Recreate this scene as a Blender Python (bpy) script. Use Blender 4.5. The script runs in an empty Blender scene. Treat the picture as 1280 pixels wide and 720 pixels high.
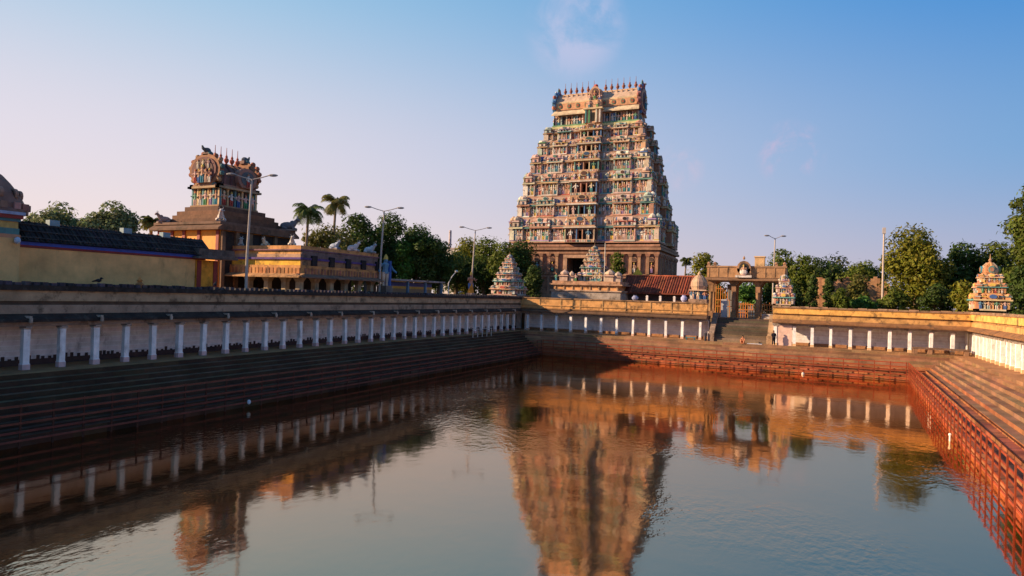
import bpy, bmesh, math, random
import numpy as np
from mathutils import Matrix, Vector
R = math.radians
SC = bpy.context.scene
COL = SC.collection
random.seed(7)

# ------------------------------------------------------------------ camera
CAM_POS = Vector((0, 0, 5.0))
F_PX, ROLL, PITCH, YAW = 813.3, .0311, .0107, .447
r0 = Vector((math.cos(YAW), math.sin(YAW), 0))
fw = Vector((-math.sin(YAW) * math.cos(PITCH), math.cos(YAW) * math.cos(PITCH), math.sin(PITCH)))
up = r0.cross(fw)
cx = math.cos(ROLL) * r0 + math.sin(ROLL) * up
cy = -math.sin(ROLL) * r0 + math.cos(ROLL) * up
cam = bpy.data.cameras.new('camera')
cam.sensor_fit = 'HORIZONTAL'; cam.sensor_width = 36; cam.lens = 36 * F_PX / 1280
cam.clip_start = .1; cam.clip_end = 8000
cam_o = bpy.data.objects.new('camera', cam); COL.objects.link(cam_o)
cam_o.matrix_world = Matrix(((cx.x, cy.x, -fw.x, CAM_POS.x), (cx.y, cy.y, -fw.y, CAM_POS.y), (cx.z, cy.z, -fw.z, CAM_POS.z), (0, 0, 0, 1)))
SC.camera = cam_o

# ------------------------------------------------------------------ sun and sky
SUN_DIR = Vector((2.4, 1.2, -1.0)).normalized()          # the way the light travels
SUN_EL = math.asin(-SUN_DIR.z)
SUN_AZ = math.atan2(-SUN_DIR.x, -SUN_DIR.y)              # clockwise from +Y
sun = bpy.data.lights.new('sun', 'SUN'); sun.energy = 4.6; sun.angle = R(.55); sun.color = (1, .70, .43)
sun_o = bpy.data.objects.new('sun', sun); COL.objects.link(sun_o)
sun_o.rotation_euler = SUN_DIR.to_track_quat('-Z', 'Y').to_euler(); sun_o.location = (-200, -100, 80)

W = bpy.data.worlds.new('World'); SC.world = W; W.use_nodes = True
def build_world():
    nt = W.node_tree; N = nt.nodes; L = nt.links; N.clear()
    out = N.new('ShaderNodeOutputWorld'); bg = N.new('ShaderNodeBackground'); L.new(bg.outputs[0], out.inputs[0])
    sky = N.new('ShaderNodeTexSky'); sky.sky_type = 'NISHITA'; sky.sun_disc = False
    sky.sun_elevation = SUN_EL; sky.sun_rotation = SUN_AZ; sky.altitude = 0
    sky.air_density = 1.0; sky.dust_density = 1.2; sky.ozone_density = 2.2
    tc = N.new('ShaderNodeTexCoord')
    def math_(op, a, b=None, clamp=False):
        n = N.new('ShaderNodeMath'); n.operation = op; n.use_clamp = clamp
        for i, v in enumerate((a, b)):
            if v is None: continue
            if isinstance(v, (int, float)): n.inputs[i].default_value = v
            else: L.new(v, n.inputs[i])
        return n.outputs[0]
    def dot(v):
        n = N.new('ShaderNodeVectorMath'); n.operation = 'DOT_PRODUCT'; L.new(tc.outputs['Generated'], n.inputs[0]); n.inputs[1].default_value = v
        return n.outputs['Value']
    def mix(f, a, b, mode='MIX'):
        n = N.new('ShaderNodeMix'); n.data_type = 'RGBA'; n.blend_type = mode
        for k, v in ((0, f), (6, a), (7, b)):
            if isinstance(v, (int, float)): n.inputs[k].default_value = v
            elif isinstance(v, tuple): n.inputs[k].default_value = (*v, 1)
            else: L.new(v, n.inputs[k])
        return n.outputs[2]
    def smooth(v, a, b, lo=0., hi=1.):
        n = N.new('ShaderNodeMapRange'); n.interpolation_type = 'SMOOTHSTEP'; L.new(v, n.inputs[0])
        for i, k in enumerate((a, b, lo, hi)): n.inputs[i + 1].default_value = k
        return n.outputs[0]
    elev = dot((0, 0, 1))
    az = N.new('ShaderNodeMapRange'); L.new(dot((-.92, .39, 0)), az.inputs[0])
    for k_, v_ in zip((1, 2, 3, 4), (.16, .98, 0, 1)): az.inputs[k_].default_value = v_
    left = math_('POWER', az.outputs[0], 1.25)               # 1 towards the west
    base = mix(1.0, sky.outputs[0], SKY_TINT, 'MULTIPLY')
    # evening haze: rose low down and in the west, clear deep blue high up and in the east
    t1, t2 = smooth(elev, .0, .21), smooth(elev, .17, .47)
    east = mix(t2, mix(t1, AIR_E[0], AIR_E[1]), AIR_E[2]); west = mix(t2, mix(t1, AIR_W[0], AIR_W[1]), AIR_W[2])
    col = mix(smooth(elev, .35, .9, .94, .25), base, mix(left, east, west))
    # three thin evening clouds
    noi = N.new('ShaderNodeTexNoise'); L.new(tc.outputs['Generated'], noi.inputs['Vector']); noi.inputs['Scale'].default_value = 13; noi.inputs['Distortion'].default_value = .6; noi.inputs['Detail'].default_value = 8; noi.inputs['Roughness'].default_value = .62
    nz = smooth(noi.outputs[0], .33, .62)
    nz2 = smooth(noi.outputs[0], .44, .66)
    for d, wd, fac, cc in CLOUDS:
        m = smooth(dot(d), math.cos(R(wd)), math.cos(R(wd * .15)))
        col = mix(math_('MULTIPLY', math_('MULTIPLY', m, nz if wd > 4 else nz2), fac), col, cc)
    L.new(col, bg.inputs[0]); bg.inputs[1].default_value = SKY_STRENGTH
def pix_dir(px, py):
    dx, dy = px - 640, py - 360
    v = cx * dx / F_PX - cy * dy / F_PX + fw
    return tuple(v.normalized())
SKY_STRENGTH = .085
SKY_TINT = (1.02, .93, .84)
AIR_E = ((2.8, 2.6, 3.4), (1.2, 2.3, 4.0), (.15, 1.5, 4.0))
AIR_W = ((5.5, 4.4, 4.2), (4.6, 4.25, 4.75), (2.0, 3.6, 4.8))
CLOUDS = [(pix_dir(720, 36), 4.6, .6, (3.6, 3.5, 4.7)), (pix_dir(988, 192), 2.9, .85, (3.6, 2.9, 4.0)), (pix_dir(848, 212), 2.4, .4, (4.2, 3.2, 3.9))]
build_world()
SC.view_settings.view_transform = 'Standard'; SC.view_settings.look = 'None'
SC.view_settings.exposure = 1.0; SC.view_settings.gamma = 1.0; SC.view_settings.use_curve_mapping = False

# ------------------------------------------------------------------ materials
def new_mat(name):
    m = bpy.data.materials.new(name); m.use_nodes = True
    nt = m.node_tree; b = nt.nodes['Principled BSDF']
    return m, nt, b
def surf(name, rough=.85, vary=.35, scale=.7, stain=0., stain_col=(.03, .025, .02), bump=0., fine=6., spec=.25, streak=(1.6, 1.6, .22), cut=(.5, .72)):
    m, nt, b = new_mat(name); N = nt.nodes; L = nt.links
    at = N.new('ShaderNodeAttribute'); at.attribute_name = 'col'
    geo = N.new('ShaderNodeNewGeometry')
    n1 = N.new('ShaderNodeTexNoise'); n1.inputs['Scale'].default_value = scale; n1.inputs['Detail'].default_value = 7; n1.inputs['Roughness'].default_value = .65
    L.new(geo.outputs['Position'], n1.inputs['Vector'])
    mr = N.new('ShaderNodeMapRange'); L.new(n1.outputs[0], mr.inputs[0])
    mr.inputs[1].default_value = .3; mr.inputs[2].default_value = .7; mr.inputs[3].default_value = 1 - vary; mr.inputs[4].default_value = 1 + vary
    mx = N.new('ShaderNodeMix'); mx.data_type = 'RGBA'; mx.blend_type = 'MULTIPLY'; mx.inputs[0].default_value = 1
    L.new(at.outputs['Color'], mx.inputs[6]); L.new(mr.outputs[0], mx.inputs[7])
    col = mx.outputs[2]
    if stain:
        vm = N.new('ShaderNodeVectorMath'); vm.operation = 'MULTIPLY'; L.new(geo.outputs['Position'], vm.inputs[0]); vm.inputs[1].default_value = streak
        n2 = N.new('ShaderNodeTexNoise'); n2.inputs['Scale'].default_value = 1; n2.inputs['Detail'].default_value = 6; n2.inputs['Roughness'].default_value = .7
        L.new(vm.outputs[0], n2.inputs['Vector'])
        m2 = N.new('ShaderNodeMapRange'); m2.interpolation_type = 'SMOOTHSTEP'; L.new(n2.outputs[0], m2.inputs[0])
        m2.inputs[1].default_value = cut[0]; m2.inputs[2].default_value = cut[1]; m2.inputs[3].default_value = 0; m2.inputs[4].default_value = stain
        mx2 = N.new('ShaderNodeMix'); mx2.data_type = 'RGBA'; L.new(m2.outputs[0], mx2.inputs[0]); L.new(col, mx2.inputs[6]); mx2.inputs[7].default_value = (*stain_col, 1)
        col = mx2.outputs[2]
    L.new(col, b.inputs['Base Color']); b.inputs['Roughness'].default_value = rough; b.inputs['Specular IOR Level'].default_value = spec
    if bump:
        n3 = N.new('ShaderNodeTexNoise'); n3.inputs['Scale'].default_value = fine; n3.inputs['Detail'].default_value = 5
        L.new(geo.outputs['Position'], n3.inputs['Vector'])
        bp = N.new('ShaderNodeBump'); bp.inputs['Strength'].default_value = bump; bp.inputs['Distance'].default_value = .08
        L.new(n3.outputs[0], bp.inputs['Height']); L.new(bp.outputs[0], b.inputs['Normal'])
    return m
M = {}
M['stucco'] = surf('painted_stucco', vary=.3, scale=1.1, stain=.45, stain_col=(.06, .045, .035), streak=(.9, .9, .3), cut=(.52, .75))
M['granite'] = surf('weathered_granite', vary=.4, scale=.8, stain=.5, stain_col=(.07, .05, .04), bump=.4, fine=3)
M['wash'] = surf('tan_wall_wash', vary=.25, scale=.6, stain=.7, stain_col=(.28, .175, .08), streak=(1.2, 1.2, .22), cut=(.55, .75))
M['plaster'] = surf('old_lime_plaster', vary=.32, scale=1.1, stain=.8, stain_col=(.06, .042, .028), bump=.3, fine=4, streak=(1.1, 1.1, .9), cut=(.49, .68))
M['limewash'] = surf('whitewashed_stone', vary=.2, scale=1.5, stain=.6, stain_col=(.16, .13, .11), bump=.25, fine=5, streak=(1.2, 1.2, .5), cut=(.53, .75))
M['moss'] = surf('blackened_mossy_plaster', vary=.5, scale=1.8, stain=.4, stain_col=(.12, .1, .08), bump=.5, fine=7, streak=(2.2, 2.2, 2.2), cut=(.52, .66))
M['step'] = surf('worn_step_stone', vary=.4, scale=.55, stain=.4, stain_col=(.09, .05, .03), bump=.4, fine=4, streak=(.5, .5, .8), cut=(.52, .72), rough=.8)
M['paint'] = surf('gloss_paint', rough=.55, vary=.15, scale=2.5, stain=.25, stain_col=(.1, .05, .03), streak=(3, 3, 1))
M['redpaint'] = surf('red_oxide_paint', rough=.6, vary=.3, scale=1.5, stain=.4, stain_col=(.12, .03, .012), streak=(1.5, 1.5, 2))
M['metal'] = surf('galvanised_steel', rough=.45, vary=.15, scale=3)
M['tile'] = surf('clay_roof_tile', vary=.4, scale=1.3, stain=.6, stain_col=(.05, .025, .018), streak=(1, 1, 1), bump=.4, fine=6)
M['bark'] = surf('bark', vary=.4, scale=3, bump=.5)
M['cloth'] = surf('cotton_cloth', vary=.1, rough=.95)
M['skin'] = surf('skin', vary=.05, rough=.6)
M['earth'] = surf('dry_earth', vary=.4, scale=.15, stain=.5, stain_col=(.05, .07, .025), streak=(.12, .12, .12), cut=(.48, .62))
def leaf_mat():
    m, nt, b = new_mat('leaves'); N = nt.nodes; L = nt.links
    at = N.new('ShaderNodeAttribute'); at.attribute_name = 'col'
    L.new(at.outputs['Color'], b.inputs['Base Color']); b.inputs['Roughness'].default_value = .6; b.inputs['Specular IOR Level'].default_value = .2
    tr = N.new('ShaderNodeBsdfTranslucent'); L.new(at.outputs['Color'], tr.inputs[0])
    mx = N.new('ShaderNodeMixShader'); mx.inputs[0].default_value = .36
    L.new(b.outputs[0], mx.inputs[1]); L.new(tr.outputs[0], mx.inputs[2]); L.new(mx.outputs[0], N['Material Output'].inputs[0])
    return m
M['leaf'] = leaf_mat()
def water_mat():
    m, nt, b = new_mat('pond_water'); N = nt.nodes; L = nt.links
    geo = N.new('ShaderNodeNewGeometry')
    b.inputs['Base Color'].default_value = (.018, .013, .006, 1); b.inputs['Roughness'].default_value = .5; b.inputs['Specular IOR Level'].default_value = .0
    gl = N.new('ShaderNodeBsdfGlossy'); gl.inputs['Roughness'].default_value = .06; gl.inputs['Color'].default_value = (1, .71, .48, 1)
    fr = N.new('ShaderNodeFresnel'); fr.inputs[0].default_value = 1.33
    mm = N.new('ShaderNodeMapRange'); L.new(fr.outputs[0], mm.inputs[0]); mm.inputs[1].default_value = .02; mm.inputs[2].default_value = .6; mm.inputs[3].default_value = .56; mm.inputs[4].default_value = .9
    def noise(sc, vec, det=3, rough=.5):
        n = N.new('ShaderNodeTexNoise'); n.inputs['Scale'].default_value = sc; n.inputs['Detail'].default_value = det; n.inputs['Roughness'].default_value = rough
        L.new(vec, n.inputs['Vector']); return n.outputs[0]
    vm = N.new('ShaderNodeVectorMath'); vm.operation = 'MULTIPLY'; L.new(geo.outputs['Position'], vm.inputs[0]); vm.inputs[1].default_value = (1.5, 1.0, 1)
    fine = noise(2.2, vm.outputs[0], 3, .5); broad = noise(.5, geo.outputs['Position'], 2)
    patch = noise(.075, geo.outputs['Position'], 3, .55)
    pm = N.new('ShaderNodeMapRange'); pm.interpolation_type = 'SMOOTHSTEP'; L.new(patch, pm.inputs[0]); pm.inputs[1].default_value = .46; pm.inputs[2].default_value = .66; pm.inputs[3].default_value = .2; pm.inputs[4].default_value = 3.0
    mu = N.new('ShaderNodeMath'); mu.operation = 'MULTIPLY'; L.new(fine, mu.inputs[0]); L.new(pm.outputs[0], mu.inputs[1])
    ad = N.new('ShaderNodeMath'); ad.operation = 'MULTIPLY_ADD'; L.new(broad, ad.inputs[0]); ad.inputs[1].default_value = .8; L.new(mu.outputs[0], ad.inputs[2])
    bp = N.new('ShaderNodeBump'); bp.inputs['Strength'].default_value = 1.0; bp.inputs['Distance'].default_value = .010; L.new(ad.outputs[0], bp.inputs['Height'])
    L.new(bp.outputs[0], gl.inputs['Normal'])
    mx = N.new('ShaderNodeMixShader'); L.new(mm.outputs[0], mx.inputs[0]); L.new(b.outputs[0], mx.inputs[1]); L.new(gl.outputs[0], mx.inputs[2])
    L.new(mx.outputs[0], N['Material Output'].inputs[0])
    return m
M['water'] = water_mat()

# ------------------------------------------------------------------ mesh helpers
ORG = {}
class MB:
    """collects coloured shapes in world space and links them as ONE mesh object"""
    def __init__(s): s.v = []; s.f = []; s.c = []; s.X = None
    def add(s, vs, fs, col):
        n = len(s.v)
        if s.X is not None: vs = [tuple(s.X @ Vector(p)) for p in vs]
        s.v += vs; s.f += [tuple(i + n for i in f) for f in fs]; s.c += [col] * len(fs) if not isinstance(col, list) else col
    def box(s, x0, x1, y0, y1, z0, z1, col):
        s.add([(x0, y0, z0), (x1, y0, z0), (x1, y1, z0), (x0, y1, z0), (x0, y0, z1), (x1, y0, z1), (x1, y1, z1), (x0, y1, z1)],
              [(0, 3, 2, 1), (4, 5, 6, 7), (0, 1, 5, 4), (1, 2, 6, 5), (2, 3, 7, 6), (3, 0, 4, 7)], col)
    def frust(s, cx, cy, a0, b0, z0, a1, b1, z1, col):
        s.add([(cx - a0, cy - b0, z0), (cx + a0, cy - b0, z0), (cx + a0, cy + b0, z0), (cx - a0, cy + b0, z0), (cx - a1, cy - b1, z1), (cx + a1, cy - b1, z1), (cx + a1, cy + b1, z1), (cx - a1, cy + b1, z1)],
              [(0, 3, 2, 1), (4, 5, 6, 7), (0, 1, 5, 4), (1, 2, 6, 5), (2, 3, 7, 6), (3, 0, 4, 7)], col)
    def lathe(s, cx, cy, prof, col, n=8, sx=1, sy=1, rot=0):
        vs = []; fs = []
        for r, z in prof:
            for k in range(n):
                a = rot + 2 * math.pi * k / n
                vs.append((cx + r * sx * math.cos(a), cy + r * sy * math.sin(a), z))
        m = len(prof)
        for i in range(m - 1):
            for k in range(n):
                k2 = (k + 1) % n
                fs.append((i * n + k, i * n + k2, (i + 1) * n + k2, (i + 1) * n + k))
        fs.append(tuple(range(n))[::-1]); fs.append(tuple((m - 1) * n + k for k in range(n)))
        s.add(vs, fs, col)
    def tube(s, pts, rad, col, n=6):
        pts = [Vector(p) for p in pts]; vs = []; fs = []
        if not isinstance(rad, (list, tuple)): rad = [rad] * len(pts)
        for i, p in enumerate(pts):
            d = (pts[min(i + 1, len(pts) - 1)] - pts[max(i - 1, 0)]).normalized()
            a = d.cross(Vector((0, 0, 1))) if abs(d.z) < .95 else d.cross(Vector((1, 0, 0)))
            a.normalize(); b = d.cross(a)
            for k in range(n):
                t = 2 * math.pi * k / n
                vs.append(tuple(p + (a * math.cos(t) + b * math.sin(t)) * rad[i]))
        for i in range(len(pts) - 1):
            for k in range(n):
                k2 = (k + 1) % n
                fs.append((i * n + k, i * n + k2, (i + 1) * n + k2, (i + 1) * n + k))
        fs.append(tuple(range(n))[::-1]); fs.append(tuple((len(pts) - 1) * n + k for k in range(n)))
        s.add(vs, fs, col)
    def ball(s, c, r, col, n=8, m=5):
        if isinstance(r, (int, float)): r = (r, r, r)
        vs = [(c[0], c[1], c[2] - r[2])]; fs = []
        for i in range(1, m):
            t = math.pi * i / m
            for k in range(n):
                a = 2 * math.pi * k / n
                vs.append((c[0] + r[0] * math.sin(t) * math.cos(a), c[1] + r[1] * math.sin(t) * math.sin(a), c[2] - r[2] * math.cos(t)))
        vs.append((c[0], c[1], c[2] + r[2])); e = len(vs) - 1
        for k in range(n): fs.append((0, 1 + (k + 1) % n, 1 + k)); fs.append((e, 1 + (m - 2) * n + k, 1 + (m - 2) * n + (k + 1) % n))
        for i in range(m - 2):
            for k in range(n):
                k2 = (k + 1) % n
                fs.append((1 + i * n + k, 1 + i * n + k2, 1 + (i + 1) * n + k2, 1 + (i + 1) * n + k))
        s.add(vs, fs, col)
    def sheet(s, poly, a, b, col, axis='y'):
        """polygon (u, z) extruded from a to b along the axis"""
        n = len(poly); f = (lambda u, t, z: (u, t, z)) if axis == 'y' else (lambda u, t, z: (t, u, z))
        vs = [f(u, a, z) for u, z in poly] + [f(u, b, z) for u, z in poly]
        fs = [tuple(range(n)), tuple(range(n, 2 * n))[::-1]] + [(i, i + n, (i + 1) % n + n, (i + 1) % n) for i in range(n)]
        s.add(vs, fs, col)
    def build(s, name, mat, parent=None, smooth=False, fix=True):
        return link_mesh(name, mat, s.v, s.f, s.c, parent, smooth, fix)
def link_mesh(name, mat, v, f, c, parent=None, smooth=False, fix=True):
    me = bpy.data.meshes.new(name)
    o = bpy.data.objects.new(name, me); COL.objects.link(o)
    org = Vector((0, 0, 0))
    if parent is not None: org = ORG[parent]; o.parent = parent
    ORG[o] = org
    me.from_pydata([(p[0] - org.x, p[1] - org.y, p[2] - org.z) for p in v], [], f)
    cnt = np.array([len(x) for x in f]); cc = np.ones((len(f), 4), np.float32); cc[:, :3] = np.array(c, np.float32).reshape(-1, 3)
    at = me.color_attributes.new('col', 'FLOAT_COLOR', 'CORNER'); at.data.foreach_set('color', np.repeat(cc, cnt, axis=0).ravel())
    if fix:
        bm = bmesh.new(); bm.from_mesh(me); bmesh.ops.recalc_face_normals(bm, faces=bm.faces); bm.to_mesh(me); bm.free()
    if smooth: me.polygons.foreach_set('use_smooth', [True] * len(f))
    me.materials.append(M[mat]); me.update()
    return o
def tag(o, label, cat, group=None):
    o['label'] = label; o['category'] = cat
    if group: o['group'] = group
    return o
def thing(name, label, cat, loc, group=None):
    o = bpy.data.objects.new(name, None); o.empty_display_size = .3; COL.objects.link(o)
    o.location = loc; ORG[o] = Vector(loc)
    return tag(o, label, cat, group)
def structure(o): o['kind'] = 'structure'; return o
def copy_part(src, parent, off):
    c = src.copy(); COL.objects.link(c); c.parent = parent; c.location = off; return c
def copy_tree(o, parent=None):
    c = o.copy(); COL.objects.link(c); c.parent = parent
    for ch in [x for x in o.children]: copy_tree(ch, c)
    return c
def jit(c, a=.12):
    k = 1 + random.uniform(-a, a)
    return tuple(max(.005, x * k * (1 + random.uniform(-a * .4, a * .4))) for x in c)

# ------------------------------------------------------------------ setting
GZ = 2.8                                                   # courtyard level; z = 0 is the gallery floor
WZ = -2.92                                                 # water level
def make_ground():
    m = MB(); B = 2500; x0, x1, y0, y1 = -43.6, 18.2, -9, 90
    c = (.2, .14, .085)
    P = [(-B, -B), (B, -B), (B, B), (-B, B)]; Q = [(x0, y0), (x1, y0), (x1, y1), (x0, y1)]
    vs = [(x, y, GZ) for x, y in P] + [(x, y, GZ) for x, y in Q] + [(x, y, -.2) for x, y in Q]
    m.add(vs, [(i, (i + 1) % 4, 4 + (i + 1) % 4, 4 + i) for i in range(4)] + [(4 + i, 4 + (i + 1) % 4, 8 + (i + 1) % 4, 8 + i) for i in range(4)], c)
    structure(m.build('ground', 'earth'))
    m = MB(); m.add([(-35, 4, WZ), (9.5, 4, WZ), (9.5, 82, WZ), (-35, 82, WZ)], [(0, 1, 2, 3)], (0, 0, 0))
    structure(m.build('water', 'water', fix=False))
    # stepped stone banks running right round the pond
    rings = []; cols = []
    tan, brown, red = (.40, .21, .085), (.24, .13, .072), (.28, .10, .045)
    shaded_bank = (.05, .032, .018)                               # west bank: mossy, darkened further with its shade put into the colour
    def ring(t, z):                                        # t 0 floor edge .. 1 waterside
        xl = -38.2 + t * 4.0; yf = 83.0 - t * 2.2; yn = 3 + t * 3
        xr = lambda y: 12.7 + t * (5.83 + .0302 * y + .25 - 12.7)
        return [(xl, yn, z), (xr(yn), yn, z), (xr(yf), yf, z), (xl, yf, z)]
    rings.append([(-43.6, -9, 0), (18.2, -9, 0), (18.2, 90, 0), (-43.6, 90, 0)])
    rings.append(ring(0, 0)); cols.append(tan)
    n = 9; z = 0
    for i in range(n):
        rings.append(ring(i / n, z - .27)); cols.append(jit(brown if i < 5 else red, .15)); z -= .27
        rings.append(ring((i + 1) / n, z - .01)); cols.append(jit(tan if i < 1 else brown if i < 6 else red, .18))
    rings.append(ring(1, -4.2)); cols.append(red)
    vs = [p for r in rings for p in r]; m = MB()
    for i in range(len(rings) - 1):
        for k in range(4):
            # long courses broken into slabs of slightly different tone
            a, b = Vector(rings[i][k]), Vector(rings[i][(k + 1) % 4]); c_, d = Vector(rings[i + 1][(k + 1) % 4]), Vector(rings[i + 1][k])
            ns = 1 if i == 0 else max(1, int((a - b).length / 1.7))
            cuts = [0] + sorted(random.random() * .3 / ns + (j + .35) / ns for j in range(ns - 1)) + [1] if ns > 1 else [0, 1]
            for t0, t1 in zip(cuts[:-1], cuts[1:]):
                m.add([tuple(a.lerp(b, t0)), tuple(a.lerp(b, t1)), tuple(d.lerp(c_, t1)), tuple(d.lerp(c_, t0))], [(0, 1, 2, 3)], jit(((shaded_bank if i % 2 else (.13, .088, .05)) if i < 12 else (.055, .03, .018)) if k == 3 and 0 < i else cols[i], .2 if i < 14 else .34))  # west bank slabs take their own darker tones, shade included
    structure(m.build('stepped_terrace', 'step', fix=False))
make_ground()

# ------------------------------------------------------------------ colonnaded galleries round the pond
WHITE, CREAM = (.80, .79, .78), (.6, .47, .31)
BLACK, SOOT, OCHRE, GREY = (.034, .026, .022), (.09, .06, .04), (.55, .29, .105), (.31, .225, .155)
def column_mesh(foot, X):
    m = MB(); m.X = X
    m.box(-.185, .185, -.185, .185, 0, .3, foot); m.frust(0, 0, .185, .185, .3, .155, .155, .36, WHITE)
    m.box(-.155, .155, -.155, .155, .36, 2.24, WHITE); m.box(-.165, .165, -.165, .165, 1.02, 1.08, WHITE); m.box(-.165, .165, -.165, .165, 1.7, 1.76, WHITE)
    m.frust(0, 0, .155, .155, 2.24, .22, .22, 2.33, (.5, .46, .43)); m.box(-.32, .32, -.15, .15, 2.33, 2.42, (.34, .29, .26))
    return m
def gallery(label, origin, ax_u, ax_w, length, us, style, depth=2.1):
    """u runs along the wall, w away from the water"""
    t = thing('colonnade_gallery', label, 'gallery', origin, 'colonnaded galleries around the temple pond')
    X = Matrix(((ax_u[0], ax_w[0], 0, origin[0]), (ax_u[1], ax_w[1], 0, origin[1]), (0, 0, 1, origin[2]), (0, 0, 0, 1)))
    def mb(): m = MB(); m.X = X; return m
    foot = {'west': (.62, .44, .42), 'north': (.6, .4, .3), 'east': (.66, .45, .25)}[style]
    c0 = None
    for u in us:
        if c0 is None:
            m = column_mesh(foot, Matrix.Translation(Vector(origin))); c0 = m.build('column', 'limewash', t)
            me = c0.data; c0.location = Vector((ax_u[0] * u, ax_u[1] * u, 0))
        else:
            c = copy_part(c0, t, Vector((ax_u[0] * u, ax_u[1] * u, 0)) + Vector((random.uniform(-.05, .05), random.uniform(-.05, .05), 0)))
            c.rotation_euler = (R(random.uniform(-.7, .7)), R(random.uniform(-.7, .7)), R(random.uniform(-3, 3))); k_ = random.uniform(.92, 1.1); c.scale = (k_, k_, 1)
    m = mb(); m.box(0, length, depth, depth + .35, 0, 2.64, WHITE)
    k = .3
    while k < 2.5: m.box(0, length, depth - .03, depth, k, k + .24, jit((.72, .68, .66), .08)); k += .3
    m.build('back_wall', 'limewash', t)
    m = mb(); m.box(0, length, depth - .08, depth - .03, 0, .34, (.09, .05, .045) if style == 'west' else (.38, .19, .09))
    if style == 'west':
        u = .1
        while u < length - .3: m.box(u, u + .16, depth - .09, depth - .035, .3, .34 + random.uniform(.06, .26), (.07, .045, .04)); u += random.uniform(.25, .5)
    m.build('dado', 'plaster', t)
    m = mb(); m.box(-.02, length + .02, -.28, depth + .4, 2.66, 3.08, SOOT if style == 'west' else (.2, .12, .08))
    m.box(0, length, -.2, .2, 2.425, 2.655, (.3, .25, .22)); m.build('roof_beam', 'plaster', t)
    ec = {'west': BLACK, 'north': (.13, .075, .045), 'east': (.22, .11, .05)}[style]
    m = mb(); m.sheet([(-.75, 2.68), (-.75, 2.82), (-.3, 3.12), (-.3, 2.95)], -.0, length, ec, 'x')
    u = 1.2
    while u < length and style == 'west':                  # water spouts
        m.box(u, u + .14, -.95, -.3, 2.9, 3.02, (.42, .34, .27)); m.box(u, u + .14, -1.0, -.88, 2.66, 2.9, (.42, .34, .27)); u += random.choice((3.9, 3.9, 4.6))
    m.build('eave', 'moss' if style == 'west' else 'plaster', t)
    if style == 'west':
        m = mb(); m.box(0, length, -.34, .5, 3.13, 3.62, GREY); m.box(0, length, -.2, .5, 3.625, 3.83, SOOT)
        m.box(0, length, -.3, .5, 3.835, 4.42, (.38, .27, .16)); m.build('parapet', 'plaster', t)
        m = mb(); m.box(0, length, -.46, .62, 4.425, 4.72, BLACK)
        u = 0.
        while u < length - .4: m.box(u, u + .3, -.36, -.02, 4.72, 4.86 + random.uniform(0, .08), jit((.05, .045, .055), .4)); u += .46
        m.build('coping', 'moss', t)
    elif style == 'north':
        m = mb(); m.box(0, length, -.3, .5, 3.13, 4.62, OCHRE); m.box(0, length, -.4, .55, 3.62, 3.72, (.45, .25, .1))
        u = 0
        while u < length: m.box(u, u + .22, -.36, -.295, 3.13, 4.62, (.46, .27, .11)); u += random.uniform(2.6, 3.4)
        m.box(0, length, -.46, -.31, 3.13, 3.3, (.3, .16, .07)); m.build('parapet', 'plaster', t)
        m = mb(); m.box(0, length, -.42, .62, 4.625, 4.78, (.3, .18, .1)); m.build('coping', 'plaster', t)
    else:
        y = (.66, .37, .10)
        m = mb(); m.box(0, length, -.3, .5, 3.13, 3.6, (.5, .28, .1)); m.box(0, length, -.14, .5, 3.605, 3.8, (.33, .19, .08))
        m.box(0, length, -.34, .5, 3.805, 4.45, y); m.build('parapet', 'plaster', t)
        m = mb(); m.box(0, length, -.44, .62, 4.455, 4.6, (.25, .15, .09))
        u = 0
        while u < length: m.box(u, u + .9, -.4, .3, 4.6, 4.66 + random.uniform(0, .08), jit((.3, .2, .12), .3)); u += 1.0
        m.build('coping', 'plaster', t)
    for uu in (0, length):                                 # closing end walls
        m = mb(); s = .12 if uu == 0 else -.12
        m.box(min(uu, uu + s), max(uu, uu + s), 1.2, depth - .1, 0, 2.42, WHITE); m.build('end_wall', 'limewash', t)
    return t
uw = [21.04 + 1.9137 * i for i in range(-9, 34)]
gallery('long shaded gallery with blue white columns and a black toothed parapet', (-40, 0, 0), (0, 1), (-1, 0), 89.6, uw, 'west')
un = [1.37 + 2.213 * i for i in range(12)]
gallery('gallery with plain orange plaster parapet in front of the great tower', (-39.7, 86.3, 0), (1, 0), (0, 1), 26.3, [u - .3 for u in un], 'north')
ue = [.35] + [2.4 + 1.956 * i for i in range(9)]
g3 = gallery('gallery right of the stair, its first bay walled in pink', (-5.45, 84.0, 0), (1, 0), (0, 1), 19.65, ue, 'east')
m = MB(); m.box(-5.35, -3.3, 83.9, 84.1, 0, 2.4, (.66, .46, .38)); m.build('bay_wall', 'limewash', g3)
gallery('bright yellow sunlit gallery with closely ranked white columns', (14.55, 8, 0), (0, 1), (1, 0), 79.6, [.6 + 1.75 * i for i in range(45)], 'east')

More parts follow.
